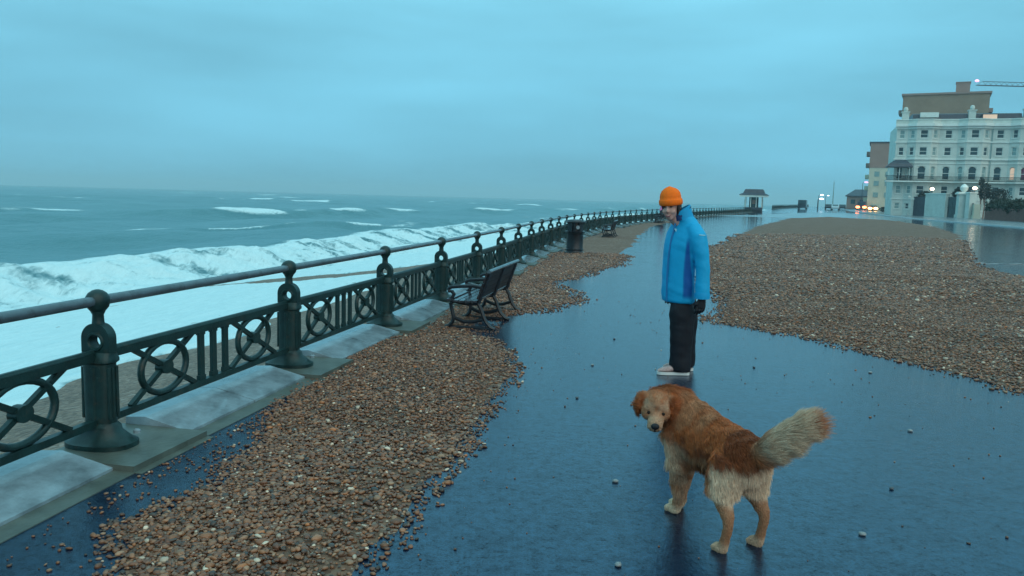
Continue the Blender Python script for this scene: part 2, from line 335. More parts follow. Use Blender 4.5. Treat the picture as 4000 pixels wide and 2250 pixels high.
def sea():
    s = np.concatenate([np.arange(.6, 32, .16), np.arange(32, 90, .45), np.arange(90, 330, 2.2), np.geomspace(330, 6000, 70)])
    y = np.concatenate([np.arange(3, 72, .22), np.arange(72, 170, .7), np.arange(170, 560, 3.5), np.geomspace(560, 5900, 60)])
    S, Y = np.meshgrid(s, y)
    wob = (fbm(Y*.16, S*.05, 5)-.5)
    # near edge of the wash, the bare backwash strip and the breaker's crest
    edge = np.interp(Y, [0, 32, 42, 52, 300], [4.1, 4.1, 2.6, 1.1, 1.1])+(fbm(Y*.45, S*0, 9, 4)-.5)*1.6*sstep(60, 40, Y)
    F = sstep(-.12, .25, S-edge)
    yc = np.interp(S, [3.5, 5.6, 7.5, 12, 14.7, 18.4, 20], [28.3, 29.9, 30.3, 33.4, 35.8, 37.6, 38.2])
    hw = np.interp(S, [3.5, 6, 7.5, 12, 14.7, 17, 18.4, 19], [3.4, 2.0, 1.5, 1.35, 1.1, .6, .25, -.6])
    d = np.abs(Y-yc+(fbm(S*.6, Y*.3, 12)-.5)*1.1)-hw
    bare = 1-sstep(-.25, .25, d); F = F*(1-bare)
    crest = np.interp(Y, [0, 33, 41, 46, 56, 64, 94, 200, 600], [26.5, 24.6, 22.4, 21, 23.6, 25, 30, 37, 60])+wob*3.0
    dc = S-crest
    amp = 1.0+.95*(fbm(Y*.11, Y*0, 21, 3)-.38)+.55*(fbm(Y*.42, S*.06, 23, 3)-.5)
    amp = amp*np.interp(Y, [0, 60, 140, 400], [1, 1, .8, .3])
    bump = amp*np.where(dc < 0, np.exp(-(dc/2.0)**2), np.exp(-(dc/4.5)**2))
    near = sstep(420, 60, S)
    sw = .34*np.sin((S*.96+Y*.12)*.30+5*fbm(S*.02, Y*.02, 31))+.22*np.sin((S*.88-Y*.28)*.47+4*fbm(S*.03, Y*.025, 33))+.5*(fbm(S*.16, Y*.07, 35, 5)-.5)+.28*(fbm(S*.6, Y*.3, 37, 4)-.5)
    big = .30*sstep(30, 80, S)*np.sin((S*.95+Y*.1)*.105+6*fbm(S*.008, Y*.008, 41))
    base = -2.95+bump
    # second and third rollers
    def roll(pts, a, w0, w1, seed):
        c = np.interp(Y, [p[0] for p in pts], [p[1] for p in pts])+(fbm(Y*.08, Y*0, seed)-.5)*8
        e = S-c; g = np.where(e < 0, np.exp(-(e/w0)**2), np.exp(-(e/w1)**2)); pr = sstep(.26, .50, fbm(Y*.045, Y*0, seed+3, 3))
        return a*g*pr, e, pr
    r2, e2, p2 = roll([(20, 66), (60, 61), (75, 60), (88, 55), (104, 44), (200, 46)], .6, 2.2, 6, 51)
    r3, e3, p3 = roll([(20, 92), (100, 86), (200, 80)], 1.0, 3, 8, 57)
    base = base+r2+r3
    calm = sstep(24, 40, S)
    Z = base+sw*(.12+.88*calm)*sstep(16, 22, S)+big
    lump = (fbm(S*.55, Y*.5, 61, 5, .6)-.5)
    roller = sstep(-8.5, -3, dc)*sstep(1.4, -.6, dc)
    lump2 = fbm(S*1.3+.5*Y, Y*1.1, 62, 4, .6)-.5
    Z = Z+(lump*.85+lump2*.42)*roller*sstep(13, 19, S)
    film = beach_z(S, Y)+.045+(fbm(S*1.2, Y*1.2, 63, 4)-.5)*.10*F
    Z = np.maximum(Z-8*sstep(17, 12, S), film-.12*(1-F)*sstep(19, 17, S)-.12*sstep(0, 1, edge-S))
    # foam on the open water
    F2 = sstep(2.6, .2, dc)*(S > 15)
    streak = fbm(S*.55+1.5*fbm(S*.2, Y*.2, 71), Y*.16, 73, 5, .6)
    patch = fbm(S*.06, Y*.045, 75, 3)
    thin = sstep(.56, .70, streak)*sstep(.40, .6, patch)*sstep(90, 30, S)*.75
    f_r2 = p2*sstep(-1.7, -.3, e2)*sstep(1.3, .1, e2)*sstep(.46, .64, fbm(S*.3, Y*.17, 77, 4))*.85
    f_r3 = p3*sstep(-3.5, -.5, e3)*sstep(2.0, .3, e3)*sstep(.40, .60, fbm(S*.2, Y*.14, 79, 4))
    cap = sstep(.68, .76, fbm(S*.075+2*fbm(S*.03, Y*.03, 81), Y*.028, 83, 4, .62))*sstep(55, 120, S)*sstep(1800, 500, S)
    body = np.where(S < crest+2.6, np.maximum(F*(S < 21), F2*(1-bare)), 0)
    # darker holes and ribs in the breaker: curl face, plus shading painted as colour
    hole = sstep(.46, .66, fbm(S*.35+.6*Y*.3, Y*.42-S*.2, 85, 4, .6))*sstep(-6.5, -2.6, dc)*sstep(1.2, -.6, dc)
    rib = sstep(.42, .70, fbm(Y*1.1+S*.55, S*.16, 87, 4, .6))*sstep(-7, -2, dc)*sstep(.8, -.4, dc)*sstep(26, 40, Y)
    body = body*(1-.40*hole)*(1-.50*rib)-.08*roller*(S > 15)
    Fo = np.clip(np.maximum.reduce([body, thin, f_r2, f_r3*.9, cap*.95]), 0, 1)
    X = xf(Y)-S
    m = bpy.data.materials.new('sea_water'); m.use_nodes = True; t = m.node_tree; b = t.nodes['Principled BSDF']; l = t.links.new
    at_ = N(t, 'ShaderNodeAttribute', attribute_name='foam'); co = N(t, 'ShaderNodeTexCoord')
    mp = N(t, 'ShaderNodeMapping'); mp.inputs['Rotation'].default_value = (0, 0, R(12)); mp.inputs['Scale'].default_value = (2.2, .8, 1.4); l(co.outputs['Object'], mp.inputs[0])
    n1 = N(t, 'ShaderNodeTexNoise'); n1.inputs['Scale'].default_value = 1.6; n1.inputs['Detail'].default_value = 8; n1.inputs['Roughness'].default_value = .68; n1.inputs['Distortion'].default_value = .8; l(mp.outputs[0], n1.inputs['Vector'])
    # foam = attribute eaten by noise
    a1 = N(t, 'ShaderNodeMath', operation='MULTIPLY_ADD'); l(n1.outputs[0], a1.inputs[0]); a1.inputs[1].default_value = 1.1; a1.inputs[2].default_value = -.55
    a2 = N(t, 'ShaderNodeMath', operation='ADD'); l(at_.outputs['Fac'], a2.inputs[0]); l(a1.outputs[0], a2.inputs[1])
    mrr = N(t, 'ShaderNodeMapRange', interpolation_type='SMOOTHSTEP'); mrr.inputs[1].default_value = .22; mrr.inputs[2].default_value = .78; l(a2.outputs[0], mrr.inputs[0])
    wn = N(t, 'ShaderNodeTexNoise'); wn.inputs['Scale'].default_value = .06; wn.inputs['Detail'].default_value = 5; l(co.outputs['Object'], wn.inputs['Vector'])
    wc = N(t, 'ShaderNodeMix', data_type='RGBA'); wc.inputs[6].default_value = (.030, .140, .175, 1); wc.inputs[7].default_value = (.075, .205, .235, 1); l(wn.outputs[0], wc.inputs[0])
    fc = N(t, 'ShaderNodeMix', data_type='RGBA'); l(n1.outputs[0], fc.inputs[0]); fc.inputs[6].default_value = (.40, .57, .61, 1); fc.inputs[7].default_value = (.66, .84, .87, 1)
    cm = N(t, 'ShaderNodeMix', data_type='RGBA'); l(mrr.outputs[0], cm.inputs[0]); l(wc.outputs[2], cm.inputs[6]); l(fc.outputs[2], cm.inputs[7]); l(cm.outputs[2], b.inputs['Base Color'])
    rr = N(t, 'ShaderNodeMapRange'); rr.inputs[3].default_value = .32; rr.inputs[4].default_value = .9; l(mrr.outputs[0], rr.inputs[0]); l(rr.outputs[0], b.inputs['Roughness'])
    b.inputs['IOR'].default_value = 1.33
    mp2 = N(t, 'ShaderNodeMapping'); mp2.inputs['Rotation'].default_value = (0, 0, R(12)); mp2.inputs['Scale'].default_value = (1.6, .55, 1); l(co.outputs['Object'], mp2.inputs[0])
    n2 = N(t, 'ShaderNodeTexNoise'); n2.inputs['Scale'].default_value = 1.3; n2.inputs['Detail'].default_value = 7; n2.inputs['Roughness'].default_value = .65; l(mp2.outputs[0], n2.inputs['Vector'])
    bp = N(t, 'ShaderNodeBump'); bp.inputs['Strength'].default_value = .55; bp.inputs['Distance'].default_value = .35; l(n2.outputs[0], bp.inputs['Height']); l(bp.outputs[0], b.inputs['Normal'])
    tag(link('sea', gridmesh('sea', X, Y, Z, m, {'foam': Fo})), kind='structure', label='rough grey green sea with breaking white waves')
sea()

# ================================================================== railing
STEP = 2.42
_d = np.concatenate([[0], np.cumsum(np.hypot(np.diff(_rx), np.diff(_ry)))])
_s0 = np.interp(4.71, _ry, _d)
def railpt(i):
    s = _s0+STEP*i; y = float(np.interp(s, _d, _ry)); return float(xf(y)), y
def post_mesh():
    mb = MB()
    prof = [(0, .15, .215), (.03, .15, .215), (.036, .135, .195), (.07, .105, .155), (.10, .084, .122), (.13, .085, .112), (.15, .064, .094),
            (.53, .060, .090), (.545, .075, .106), (.565, .075, .106), (.58, .066, .098), (.605, .05, .100)]
    rg = []
    for z, a, b in prof:
        q = []
        for k in range(24):
            t = 2*math.pi*k/24; e = .55 if z > .16 else .8
            cx, cy = math.cos(t), math.sin(t)
            q.append((a*math.copysign(abs(cx)**e, cx), b*math.copysign(abs(cy)**e, cy), z))
        rg.append(q)
    mb.rings(rg)
    # raised vertical flutes on the shaft
    for sy in (-1, 1):
        for k in (-1, 0, 1): mb.tube([(k*.034, sy*.088, .18), (k*.034, sy*.086, .51)], .013, 6)
    for sx in (-1, 1): mb.tube([(sx*.062, 0, .18), (sx*.06, 0, .51)], .016, 6)
    # pierced head plate: ring of quads between the round hole and the bottle outline
    hz, hr = .672, .041; n = 40
    def outl(t):
        c, s = math.cos(t), math.sin(t); best = 9
        # sides, bottom, shoulder arc
        for k in range(1, 400):
            r = .0004*k*1.0+.04
            y, z = r*c, hz+r*s
            w = .094 if z < .69 else (.094*math.sqrt(max(0, 1-((z-.69)/.098)**2)) if z < .788 else 0)
            if z < .70: w = .094
            w = max(w, .034)
            if abs(y) > w or z < .60 or z > .785: best = r; break
        return best
    A = [2*math.pi*k/n+.01 for k in range(n)]
    oi = [(hr*math.cos(t), hz+hr*math.sin(t)) for t in A]; oo_ = [(outl(t)*math.cos(t), hz+outl(t)*math.sin(t)) for t in A]
    T = .034; vs = []; fs = []
    for x in (-T, T):
        vs += [(x, y, z) for y, z in oi]+[(x, y, z) for y, z in oo_]
    for j in range(n):
        k = (j+1) % n
        fs += [(j, k, n+k, n+j), (2*n+j, 3*n+j, 3*n+k, 2*n+k), (j, 2*n+j, 2*n+k, k), (n+j, n+k, 3*n+k, 3*n+j)]
    mb.add(vs, fs)
    mb.tube([(T*1.0, hr*1.22*math.cos(t), hz+hr*1.22*math.sin(t)) for t in [2*math.pi*k/20 for k in range(20)]], .011, 6, closed=True)
    mb.tube([(-T*1.0, hr*1.22*math.cos(t), hz+hr*1.22*math.sin(t)) for t in [2*math.pi*k/20 for k in range(20)]], .011, 6, closed=True)
    mb.rings([[(a*math.cos(t), b*math.sin(t), z) for t in [2*math.pi*k/14 for k in range(14)]] for z, a, b in
              [(.77, .036, .040), (.80, .033, .034), (.84, .031, .032), (.862, .040, .042), (.872, .040, .042), (.88, .034, .036)]])
    return mb.mesh('post', M['iron'], True, 40)
def finial_mesh():
    mb = MB(); mb.lathe([(.004, -.078), (.040, -.066), (.062, -.038), (.070, 0), (.066, .026), (.052, .050), (.030, .066), (.012, .072), (.004, .073)], (0, 0, .928), 16)
    return mb.mesh('finial', M['iron'], True, 40)
def nut_mesh():
    mb = MB(); mb.lathe([(.022, 0), (.022, .02), (.012, .028), (.002, .029)], (0, 0, 0), 8); return mb.mesh('bolt', M['coping'], True, 30)  # pale colour stands in for the glint on the bolt head
def ring_mesh():
    mb = MB(); mb.tube([(.245*math.cos(t), 0, .18*math.sin(t)) for t in [2*math.pi*k/28 for k in range(28)]], .023, 8, closed=True); return mb.mesh('ring', M['iron'], True, 60)
def cross_mesh():
    mb = MB()
    for s in (-1, 1):
        mb.bar((-.35, .004*s, -.2*s), (.35, .004*s, .2*s), .03, .034)
    mb.rings([[(.062*math.cos(t), y, .05*math.sin(t)) for t in [2*math.pi*k/14 for k in range(14)]] for y in (-.03, .03)])
    return mb.mesh('cross_bar', M['iron'], True, 30)
def bal_mesh():
    mb = MB(); mb.box((0, 0, .375), (.055, .026, .40)); mb.box((0, 0, .555), (.075, .03, .05)); mb.box((0, 0, .19), (.075, .03, .05)); return mb.mesh('baluster', M['iron'], True, 30)
PM, FM, NM, RM, CM, BM = post_mesh(), finial_mesh(), nut_mesh(), ring_mesh(), cross_mesh(), bal_mesh()
def frame_mesh(Lc):
    mb = MB(); mb.bar((.07, 0, .578), (Lc-.07, 0, .578), .05, .052); mb.bar((.07, 0, .155), (Lc-.07, 0, .155), .046, .046)
    mb.tube([(.06, 0, .606), (Lc-.06, 0, .606)], .02, 6)
    return mb.mesh('panel', M['iron'], True, 40)
def hand_mesh(Lc):
    mb = MB(); mb.tube([(.045, 0, .928), (Lc-.045, 0, .928)], .033, 12); return mb.mesh('handrail', M['rail'], True, 60)
PANEL, HAND = frame_mesh(STEP), hand_mesh(STEP)
def far_panel():
    mb = MB(); mb.bar((.07, 0, .578), (STEP-.07, 0, .578), .05, .052); mb.bar((.07, 0, .155), (STEP-.07, 0, .155), .046, .046)
    for c in (.62, STEP-.62):
        mb.tube([(c+.245*math.cos(t), 0, .375+.18*math.sin(t)) for t in [2*math.pi*k/14 for k in range(14)]], .023, 5, closed=True)
        for s in (-1, 1): mb.bar((c-.35, .004*s, .375-.2*s), (c+.35, .004*s, .375+.2*s), .03, .034)
    for c in (-.16, 0, .16): mb.box((STEP/2+c, 0, .37), (.055, .026, .40))
    return mb.mesh('panel', M['iron'], True, 40)
FARP = far_panel()
PZ = .04
def railing(i0, i1, label, plinth_label):
    x0, y0 = railpt(max(i0, 0)); rt = thing('seafront_railing', label, 'railing', (x0, y0, 0))
    pl = thing('railing_plinth', plinth_label, 'plinth', (x0, y0, 0))
    for i in range(i0, i1+1):
        x, y = railpt(i); x2, y2 = railpt(i+1); a = math.atan2(y2-y, x2-x); z = float(zg(y))
        loc = (x-x0, y-y0, z+PZ)
        p = link('post', PM, rt, loc, a); p.scale.z = .95; link('finial', FM, p)
        for sy in (-1, 1): link('bolt', NM, p, (.07, sy*.19, .07))
        # pier of the plinth under the post
        pc = MB(); pc.box((.06, -.13, -.08), (.72, .62, .24)); pc.box((.06, -.465, -.10), (.72, .05, .21))
        if i == i0: PIER = pc.mesh('pier', M['concrete'])
        link('pier', PIER, pl, (x-x0, y-y0, z), a)
        if i < i1:
            q = link('panel', PANEL if i < 18 else FARP, rt, loc, a); q.scale.z = .95
            link('handrail', HAND, rt, loc, a).scale.z = .95
            if i < 18:
                for c in (.62, STEP-.62): link('ring', RM, q, (c, 0, .375)); link('cross_bar', CM, q, (c, 0, .375))
                for c in (-.16, 0, .16): link('baluster', BM, q, (STEP/2+c, 0, 0))
            if i == i0:
                # sloping wet coping between the piers, and the low ledge in front of it
                cm = MB(); L0, L1 = .425, STEP-.305
                for a_, b_ in ((L0, (L0+L1)/2-.004), ((L0+L1)/2+.004, L1)):
                    sec = [(.16, .085), (.02, .095), (-.30, .022), (-.30, -.2), (.16, -.2)]
                    cm.rings([[(a_, v, w) for v, w in sec], [(b_, v, w) for v, w in sec]])
                COP = cm.mesh('coping_stone', M['coping'])
                lm = MB(); lm.box(((L0+L1)/2, -.37, -.09), (L1-L0, .137, .19)); LED = lm.mesh('ledge', M['concrete'])
            link('coping_stone', COP, pl, (x-x0, y-y0, z), a); link('ledge', LED, pl, (x-x0, y-y0, z), a)
    return rt
NSH = 0
while railpt(NSH)[1] < 150: NSH += 1
railing(-3, NSH, 'ornate green iron seafront railing with ball topped posts and ring panels', 'low concrete plinth with pale sloping coping under the near railing')
N2 = NSH
while railpt(N2)[1] < 196: N2 += 1
railing(N2, N2+60, 'distant dark railing beyond the roofed shelter', 'low plinth under the distant railing beyond the shelter')

# ================================================================== shingle thrown on the promenade
def inside(px, py, poly):
    px = np.asarray(px); r = np.zeros(px.shape, bool); n = len(poly)
    for i in range(n):
        x0, y0 = poly[i]; x1, y1 = poly[i-1]
        c = ((y0 > py) != (y1 > py)) & (px < (x1-x0)*(py-y0)/((y1-y0) if y1 != y0 else 1e-9)+x0); r ^= c
    return r
def edged(px, py, poly):
    px = np.asarray(px, float); d = np.full(px.shape, 1e9); n = len(poly)
    for i in range(n):
        x0, y0 = poly[i]; x1, y1 = poly[i-1]; dx, dy = x1-x0, y1-y0
        t = np.clip(((px-x0)*dx+(py-y0)*dy)/(dx*dx+dy*dy+1e-12), 0, 1); d = np.minimum(d, np.hypot(px-x0-t*dx, py-y0-t*dy))
    return np.where(inside(px, py, poly), d, -d)
kerbx = lambda y: float(xf(y))+.47
LP = [(-1.0, 2.3), (-.57, 3.19), (-.49, 3.46), (-.43, 3.93), (-.31, 4.76), (-.07, 6.02), (.09, 7.33), (.07, 8.3), (-.2, 8.8), (-.62, 9.35), (-.4, 10.3), (.13, 10.92), (.99, 12.86), (.8, 14.24), (.62, 15.22),
      (2.6, 19.98), (3.5, 25), (4.75, 30.8), (8.8, 50.8), (14, 68), (kerbx(70), 70)]+[(kerbx(y), y) for y in (60, 50, 42, 35, 28, 22, 17, 13, 11)]+[(-.95, 10.1), (-1.1, 9.4), (-1.42, 8.9), (-1.56, 7.65), (-1.56, 6.78), (-1.70, 6.08), (-1.72, 5.41), (-1.58, 4.8), (-1.56, 4.12), (-1.80, 3.59), (-1.66, 3.13), (-1.8, 2.3)]
RP = [(7, 4.5), (5.2, 6.2), (4.6, 6.98), (4.45, 7.8), (4.0, 8.63), (3.75, 9.2), (3.45, 9.82), (2.77, 10.66), (2.9, 11.3), (3.45, 12.39), (3.6, 14.5), (3.75, 16.5), (4.49, 17.89), (5.2, 21), (6.57, 26.9), (8.8, 32.76), (17.27, 57.1), (33, 96), (46, 118), (47.5, 100), (38, 72), (28, 50), (19.6, 34.83), (15.3, 27), (13.86, 24.33), (12.9, 21.5), (12.3, 19.08), (14, 16), (13, 8)]
def near_w(px, py): return .10+.012*py
def bank(poly, label, hmax, seed, x0, x1, y0, y1, step, far):
    ys = [y0]
    while ys[-1] < y1: ys.append(ys[-1]+step*(1+ys[-1]*far))
    xs = np.arange(x0, x1, step*2.0)
    X, Y = np.meshgrid(xs, np.array(ys))
    e = edged(X, Y, poly)+(fbm(X*1.7, Y*1.0, seed, 5)-.5)*(.22+.016*Y)*1.1
    Z = -.03+.034*sstep(-.12, .06, e)+hmax*sstep(0, 2.2, e)+(fbm(X*3, Y*3, seed+5, 4)-.5)*.022*sstep(0, .4, e)
    Z = Z+zg(Y)
    o = link('shingle', gridmesh('shingle', X, Y, Z, M['shingle'], keep=(e > -.25) & (X > xf(Y)+.32))); return tag(o, label, kind='stuff')
bank(LP, 'brown shingle strewn along the foot of the railing', .03, 101, -2.2, 14, 2.2, 72, .07, .03)
bank(RP, 'broad bank of brown shingle washed over the promenade', .07, 131, 2.4, 50, 4.4, 122, .09, .03)
def pebble_mat():
    m = bpy.data.materials.new('pebble'); m.use_nodes = True; t = m.node_tree; b = t.nodes['Principled BSDF']
    a = N(t, 'ShaderNodeAttribute', attribute_name='tint'); t.links.new(a.outputs['Color'], b.inputs['Base Color'])
    b.inputs['Roughness'].default_value = .34; return m
M['pebble'] = pebble_mat()
def ico(sub):
    bm = bmesh.new(); bmesh.ops.create_icosphere(bm, subdivisions=sub, radius=1); v = np.array([x.co[:] for x in bm.verts]); f = np.array([[w.index for w in q.verts] for q in bm.faces]); bm.free(); return v, f
ICO = {1: ico(1), 2: ico(2)}
PAL = np.array([(.17, .082, .045), (.21, .105, .055), (.125, .06, .036), (.25, .135, .08), (.085, .05, .036), (.27, .18, .125), (.05, .04, .036), (.18, .12, .09), (.52, .50, .46), (.33, .14, .055)])*np.array([1.0, .80, .64])
PW = np.array([.19, .17, .15, .13, .11, .08, .07, .055, .025, .02]); PW = PW/PW.sum()
def pebbles(name, P, size, sub, label):
    n = len(P); v, f = ICO[sub]; k = len(v)
    ax = np.stack([size*RNG.uniform(.8, 1.5, n), size*RNG.uniform(.7, 1.1, n), size*RNG.uniform(.42, .75, n)], -1)
    jit = 1+RNG.uniform(-.16, .16, (n, k, 1))
    q = v[None]*jit*ax[:, None]
    tx = RNG.normal(0, .35, n); q = np.stack([q[..., 0], q[..., 1]*np.cos(tx)[:, None]-q[..., 2]*np.sin(tx)[:, None], q[..., 1]*np.sin(tx)[:, None]+q[..., 2]*np.cos(tx)[:, None]], -1)
    a = RNG.uniform(0, 2*np.pi, n); c, s = np.cos(a)[:, None], np.sin(a)[:, None]
    q = np.stack([q[..., 0]*c-q[..., 1]*s, q[..., 0]*s+q[..., 1]*c, q[..., 2]], -1)+P[:, None]
    fac = (f[None]+(np.arange(n)*k)[:, None, None]).reshape(-1, 3)
    me = npmesh(name, q.reshape(-1, 3), fac)
    col = PAL[RNG.choice(len(PAL), n, p=PW)]*RNG.uniform(.65, 1.35, (n, 1)); col = np.concatenate([col, np.ones((n, 1))], 1)
    at_ = me.attributes.new('tint', 'FLOAT_COLOR', 'POINT'); at_.data.foreach_set('color', np.repeat(col, k, 0).astype(np.float32).ravel())
    me.materials.append(M['pebble'])
    return tag(link(name, me), label, kind='stuff')
def infov(x, y): return (np.abs(x) < .70*y+.5)
def scatter(poly, seed, hmax, x0, x1, y0, y1, dens, smin, smax, sub, name, label, soft=.12):
    n = int((x1-x0)*(y1-y0)*dens); x = RNG.uniform(x0, x1, n); y = RNG.uniform(y0, y1, n)
    k = infov(x, y); x, y = x[k], y[k]
    e = edged(x, y, poly)+(fbm(x*1.7, y*1.0, seed, 5)-.5)*(.22+.016*y)*1.1
    pr = sstep(-soft*2.5, soft*.6, e)*(.55+.45*sstep(0, .3, e))
    cl = sstep(.30, .52, fbm(x*1.3, y*1.3, seed+9, 3)); pr = pr*(.45+.55*cl)
    k = RNG.uniform(0, 1, len(x)) < pr; x, y, e = x[k], y[k], e[k]
    base = np.maximum(0, -.03+.034*sstep(-.12, .06, e)+hmax*sstep(0, 2.2, e)+(fbm(x*3, y*3, seed+5, 4)-.5)*.022*sstep(0, .4, e))
    sz = RNG.uniform(smin, smax, len(x))*RNG.choice([.6, .8, 1, 1, 1.25, 1.7], len(x), p=[.15, .2, .25, .2, .14, .06])
    z = base+sz*.35+RNG.uniform(0, .012, len(x))*sstep(0, .3, e)+zg(y)
    return pebbles(name, np.stack([x, y, z], -1), sz, sub, label)
scatter(LP, 101, .03, -2.1, .4, 2.3, 5.2, 5200, .0065, .0125, 2, 'shingle_pebbles', 'wet brown pebbles nearest the camera beside the plinth', .05)
scatter(LP, 101, .03, -2.1, 1.2, 5.2, 11, 3400, .0075, .0135, 1, 'shingle_pebbles', 'wet brown pebbles between the bench and the near shingle', .045)
scatter(LP, 101, .03, -1.2, 4.6, 11, 24, 1500, .011, .019, 1, 'shingle_pebbles', 'brown pebbles around the litter bin', .16)
scatter(RP, 131, .07, 2.5, 11, 5.2, 13, 2300, .009, .0155, 1, 'shingle_pebbles', 'brown pebbles on the near edge of the broad bank', .10)
scatter(RP, 131, .07, 2.6, 14, 13, 22, 900, .013, .023, 1, 'shingle_pebbles', 'brown pebbles across the middle of the broad bank', .12)
scatter(RP, 131, .07, 3.5, 24, 22, 42, 300, .022, .036, 1, 'shingle_pebbles', 'brown stones across the far half of the broad bank', .15)
# strewn grit over the bare wet asphalt beside the plinth and path
GP = [(-2.2, 2.3), (-.9, 2.3), (-.75, 4), (-.4, 7.5), (-.2, 9), (.2, 12), (-.9, 11.5), (-1.6, 8.5), (-1.95, 6), (-2.2, 4)]
def grit():
    n = 34000; x = RNG.uniform(-2.2, .9, n); y = RNG.uniform(2.3, 12, n); e = edged(x, y, GP); k = (e > 0) & (x > xf(y)+.5) & infov(x, y) & (RNG.uniform(0, 1, n) < .55*sstep(.3, .6, fbm(x*2, y*2, 171, 3))+.1)
    x, y = x[k], y[k]; sz = RNG.uniform(.004, .012, len(x)); pebbles('loose_grit', np.stack([x, y, sz*.4], -1), sz, 1, 'loose small stones strewn over dark asphalt beside the plinth')
grit()
# single flints one can pick out on the open path
FL = [(.62, 4.4, 1, "pale flint on the path left of the dog's front paws"), (.50, 3.35, 1, "pale flint on wet asphalt left of the dog's hind paws"),
      (1.75, 3.75, 1, "pale flint on wet asphalt just right of the dog's hind paws"), (2.2, 4.4, 0, "dark flint on the path right of the dog's tail"),
      (2.4, 7.7, 0, "dark flint on the path right of the person's shoes"), (1.2, 9.1, 0, "dark flint on the path behind the person's trousers"),
      (.8, 7.6, 1, "pale flint on the path left of the person's shoes"), (3.5, 7.6, 1, "pale flint close below the lower edge of the broad shingle bank"),
      (.55, 6.3, 0, "dark flint between the near shingle and the dog's head"), (2.9, 5.6, 1, "pale flint midway between the dog's tail and the broad bank"),
      (.12, 3.15, 1, "pale flint at the bottom of the picture right of near shingle"), (2.35, 2.95, 0, "dark flint lowest in the picture on the bare asphalt")]
def flint(sz):
    v, f = ICO[2]; q = v*(1+RNG.uniform(-.13, .13, (len(v), 1)))*np.array([1.25, .95, .62])*sz; me = npmesh('flint_pebble', q, f); return me
M['flint'] = mat('pale_flint', (.22, .23, .23), .3, 0, .5, .3, 40); M['flintd'] = mat('dark_flint', (.05, .055, .065), .3, 0, .5, .3, 40)
FM1, FM2 = flint(.016), flint(.013); FM1.materials.append(M['flint']); FM2.materials.append(M['flintd'])
for i, (x, y, w, lb) in enumerate(FL):
    tag(link('flint_pebble', FM1 if w else FM2, None, (x, y, .007), i*1.3), lb, 'pebble', 'single flints on the path')
def strays():
    n = 5200; x = RNG.uniform(-.6, 6, n); y = RNG.uniform(2.4, 14, n); k = (edged(x, y, LP) < -.05) & (edged(x, y, RP) < -.05) & (RNG.uniform(0, 1, n) < .10+.4*sstep(-.5, -.05, np.maximum(edged(x, y, LP), edged(x, y, RP))))
    x, y = x[k], y[k]; sz = RNG.uniform(.002, .0075, len(x))*RNG.choice([.8, 1, 1.3], len(x)); pebbles('loose_grit', np.stack([x, y, sz*.4], -1), sz, 1, 'tiny stones strewn over the open wet path')
strays()
def froth():
    mb = MB(); r = random.Random(3)
    for k in range(34):
        x = 13.2+k*.11+r.uniform(-.1, .1); y = 23.9+.15*k*.11+r.uniform(-.25, .25); a, b = r.uniform(.06, .28), r.uniform(.03, .10)
        mb.prism([(x+a*r.uniform(.7, 1.2)*math.cos(t), y+b*r.uniform(.6, 1.3)*math.sin(t)) for t in [2*math.pi*j/9 for j in range(9)]], -.01, .010)
    tag(mb.build('froth', M['flint'], smooth=False), 'thin broken line of pale froth on the asphalt beside the broad bank', kind='stuff')
froth()

# ================================================================== benches
def bench(label, loc, rz):
    """local: x along the bench, y towards the seat front (sea), z up"""
    t = thing('park_bench', label, 'bench', loc, rz, 'benches along the railing'); t.scale = (1, .92, .83)
    Lb = 1.7
    for x in (-Lb/2, 0, Lb/2):
        s = MB(); w = .045
        def path(p, r): s.tube([(x, y, z) for y, z in p], [(r, w/2+.004)]*len(p) if not hasattr(r, '__len__') else [(q, w/2+.004) for q in r], 8)
        path([(.31, .02), (.26, .035), (.215, .09), (.20, .17), (.225, .27), (.245, .36), (.20, .40)], [.032, .03, .026, .022, .022, .026, .03])   # front leg
        path([(-.36, .015), (-.30, .04), (-.24, .11), (-.20, .20), (-.17, .30), (-.13, .38)], [.034, .032, .026, .023, .024, .028])                    # rear leg
        path([(-.13, .38), (0, .365), (.12, .38), (.245, .41), (.285, .42)], .024)                                                          # seat rail
        path([(-.13, .37), (-.17, .50), (-.215, .64), (-.26, .78), (-.285, .85)], [.028, .026, .024, .022, .018])                          # back upright
        path([(-.20, .61), (-.05, .635), (.12, .62), (.235, .605), (.275, .58), (.265, .54), (.235, .545)], .019)                            # arm with scroll
        path([(.235, .55), (.20, .50), (.225, .45), (.265, .42)], .018)
        path([(.20, .16), (.06, .10), (-.08, .11), (-.22, .16)], .016)                                                                       # brace
        path([(.32, .012), (.10, .014)], .016); path([(-.37, .012), (-.16, .014)], .016)
        path([(.10, .014), (-.16, .014)], .014)
        s.build('end_frame', M['black'], t)
    for k, y in enumerate((.25, .165, .08, -.005, -.09)):
        b = MB(); b.bar((-Lb/2-.07, y, .41+.18*(y-.08)**2+(.012 if y > .2 else 0)), (Lb/2+.07, y, .41+.18*(y-.08)**2+(.012 if y > .2 else 0)), .072, .026); b.build('seat_slat', M['wood'], t, smooth=False)
    for k in range(5):
        u = .10+k*.085; y = -.115-.30*u; z = .39+u*.95
        b = MB(); b.bar((-Lb/2-.07, y, z), (Lb/2+.07, y, z), .026, .072, up=(0, -.3, 1)); b.build('back_slat', M['wood_dark'], t, smooth=False)
    tr = MB(); tr.tube([(-Lb/2-.08, -.285, .86), (Lb/2+.08, -.285, .86)], .027, 8); tr.build('top_rail', M['rail'], t)
    return t
def ba(y): return math.atan2(1., float(xf(y+.5)-xf(y-.5)))
b0 = bench('near iron and slat bench facing the sea beside the railing', (-.36, 10.40, 0), ba(10.4))
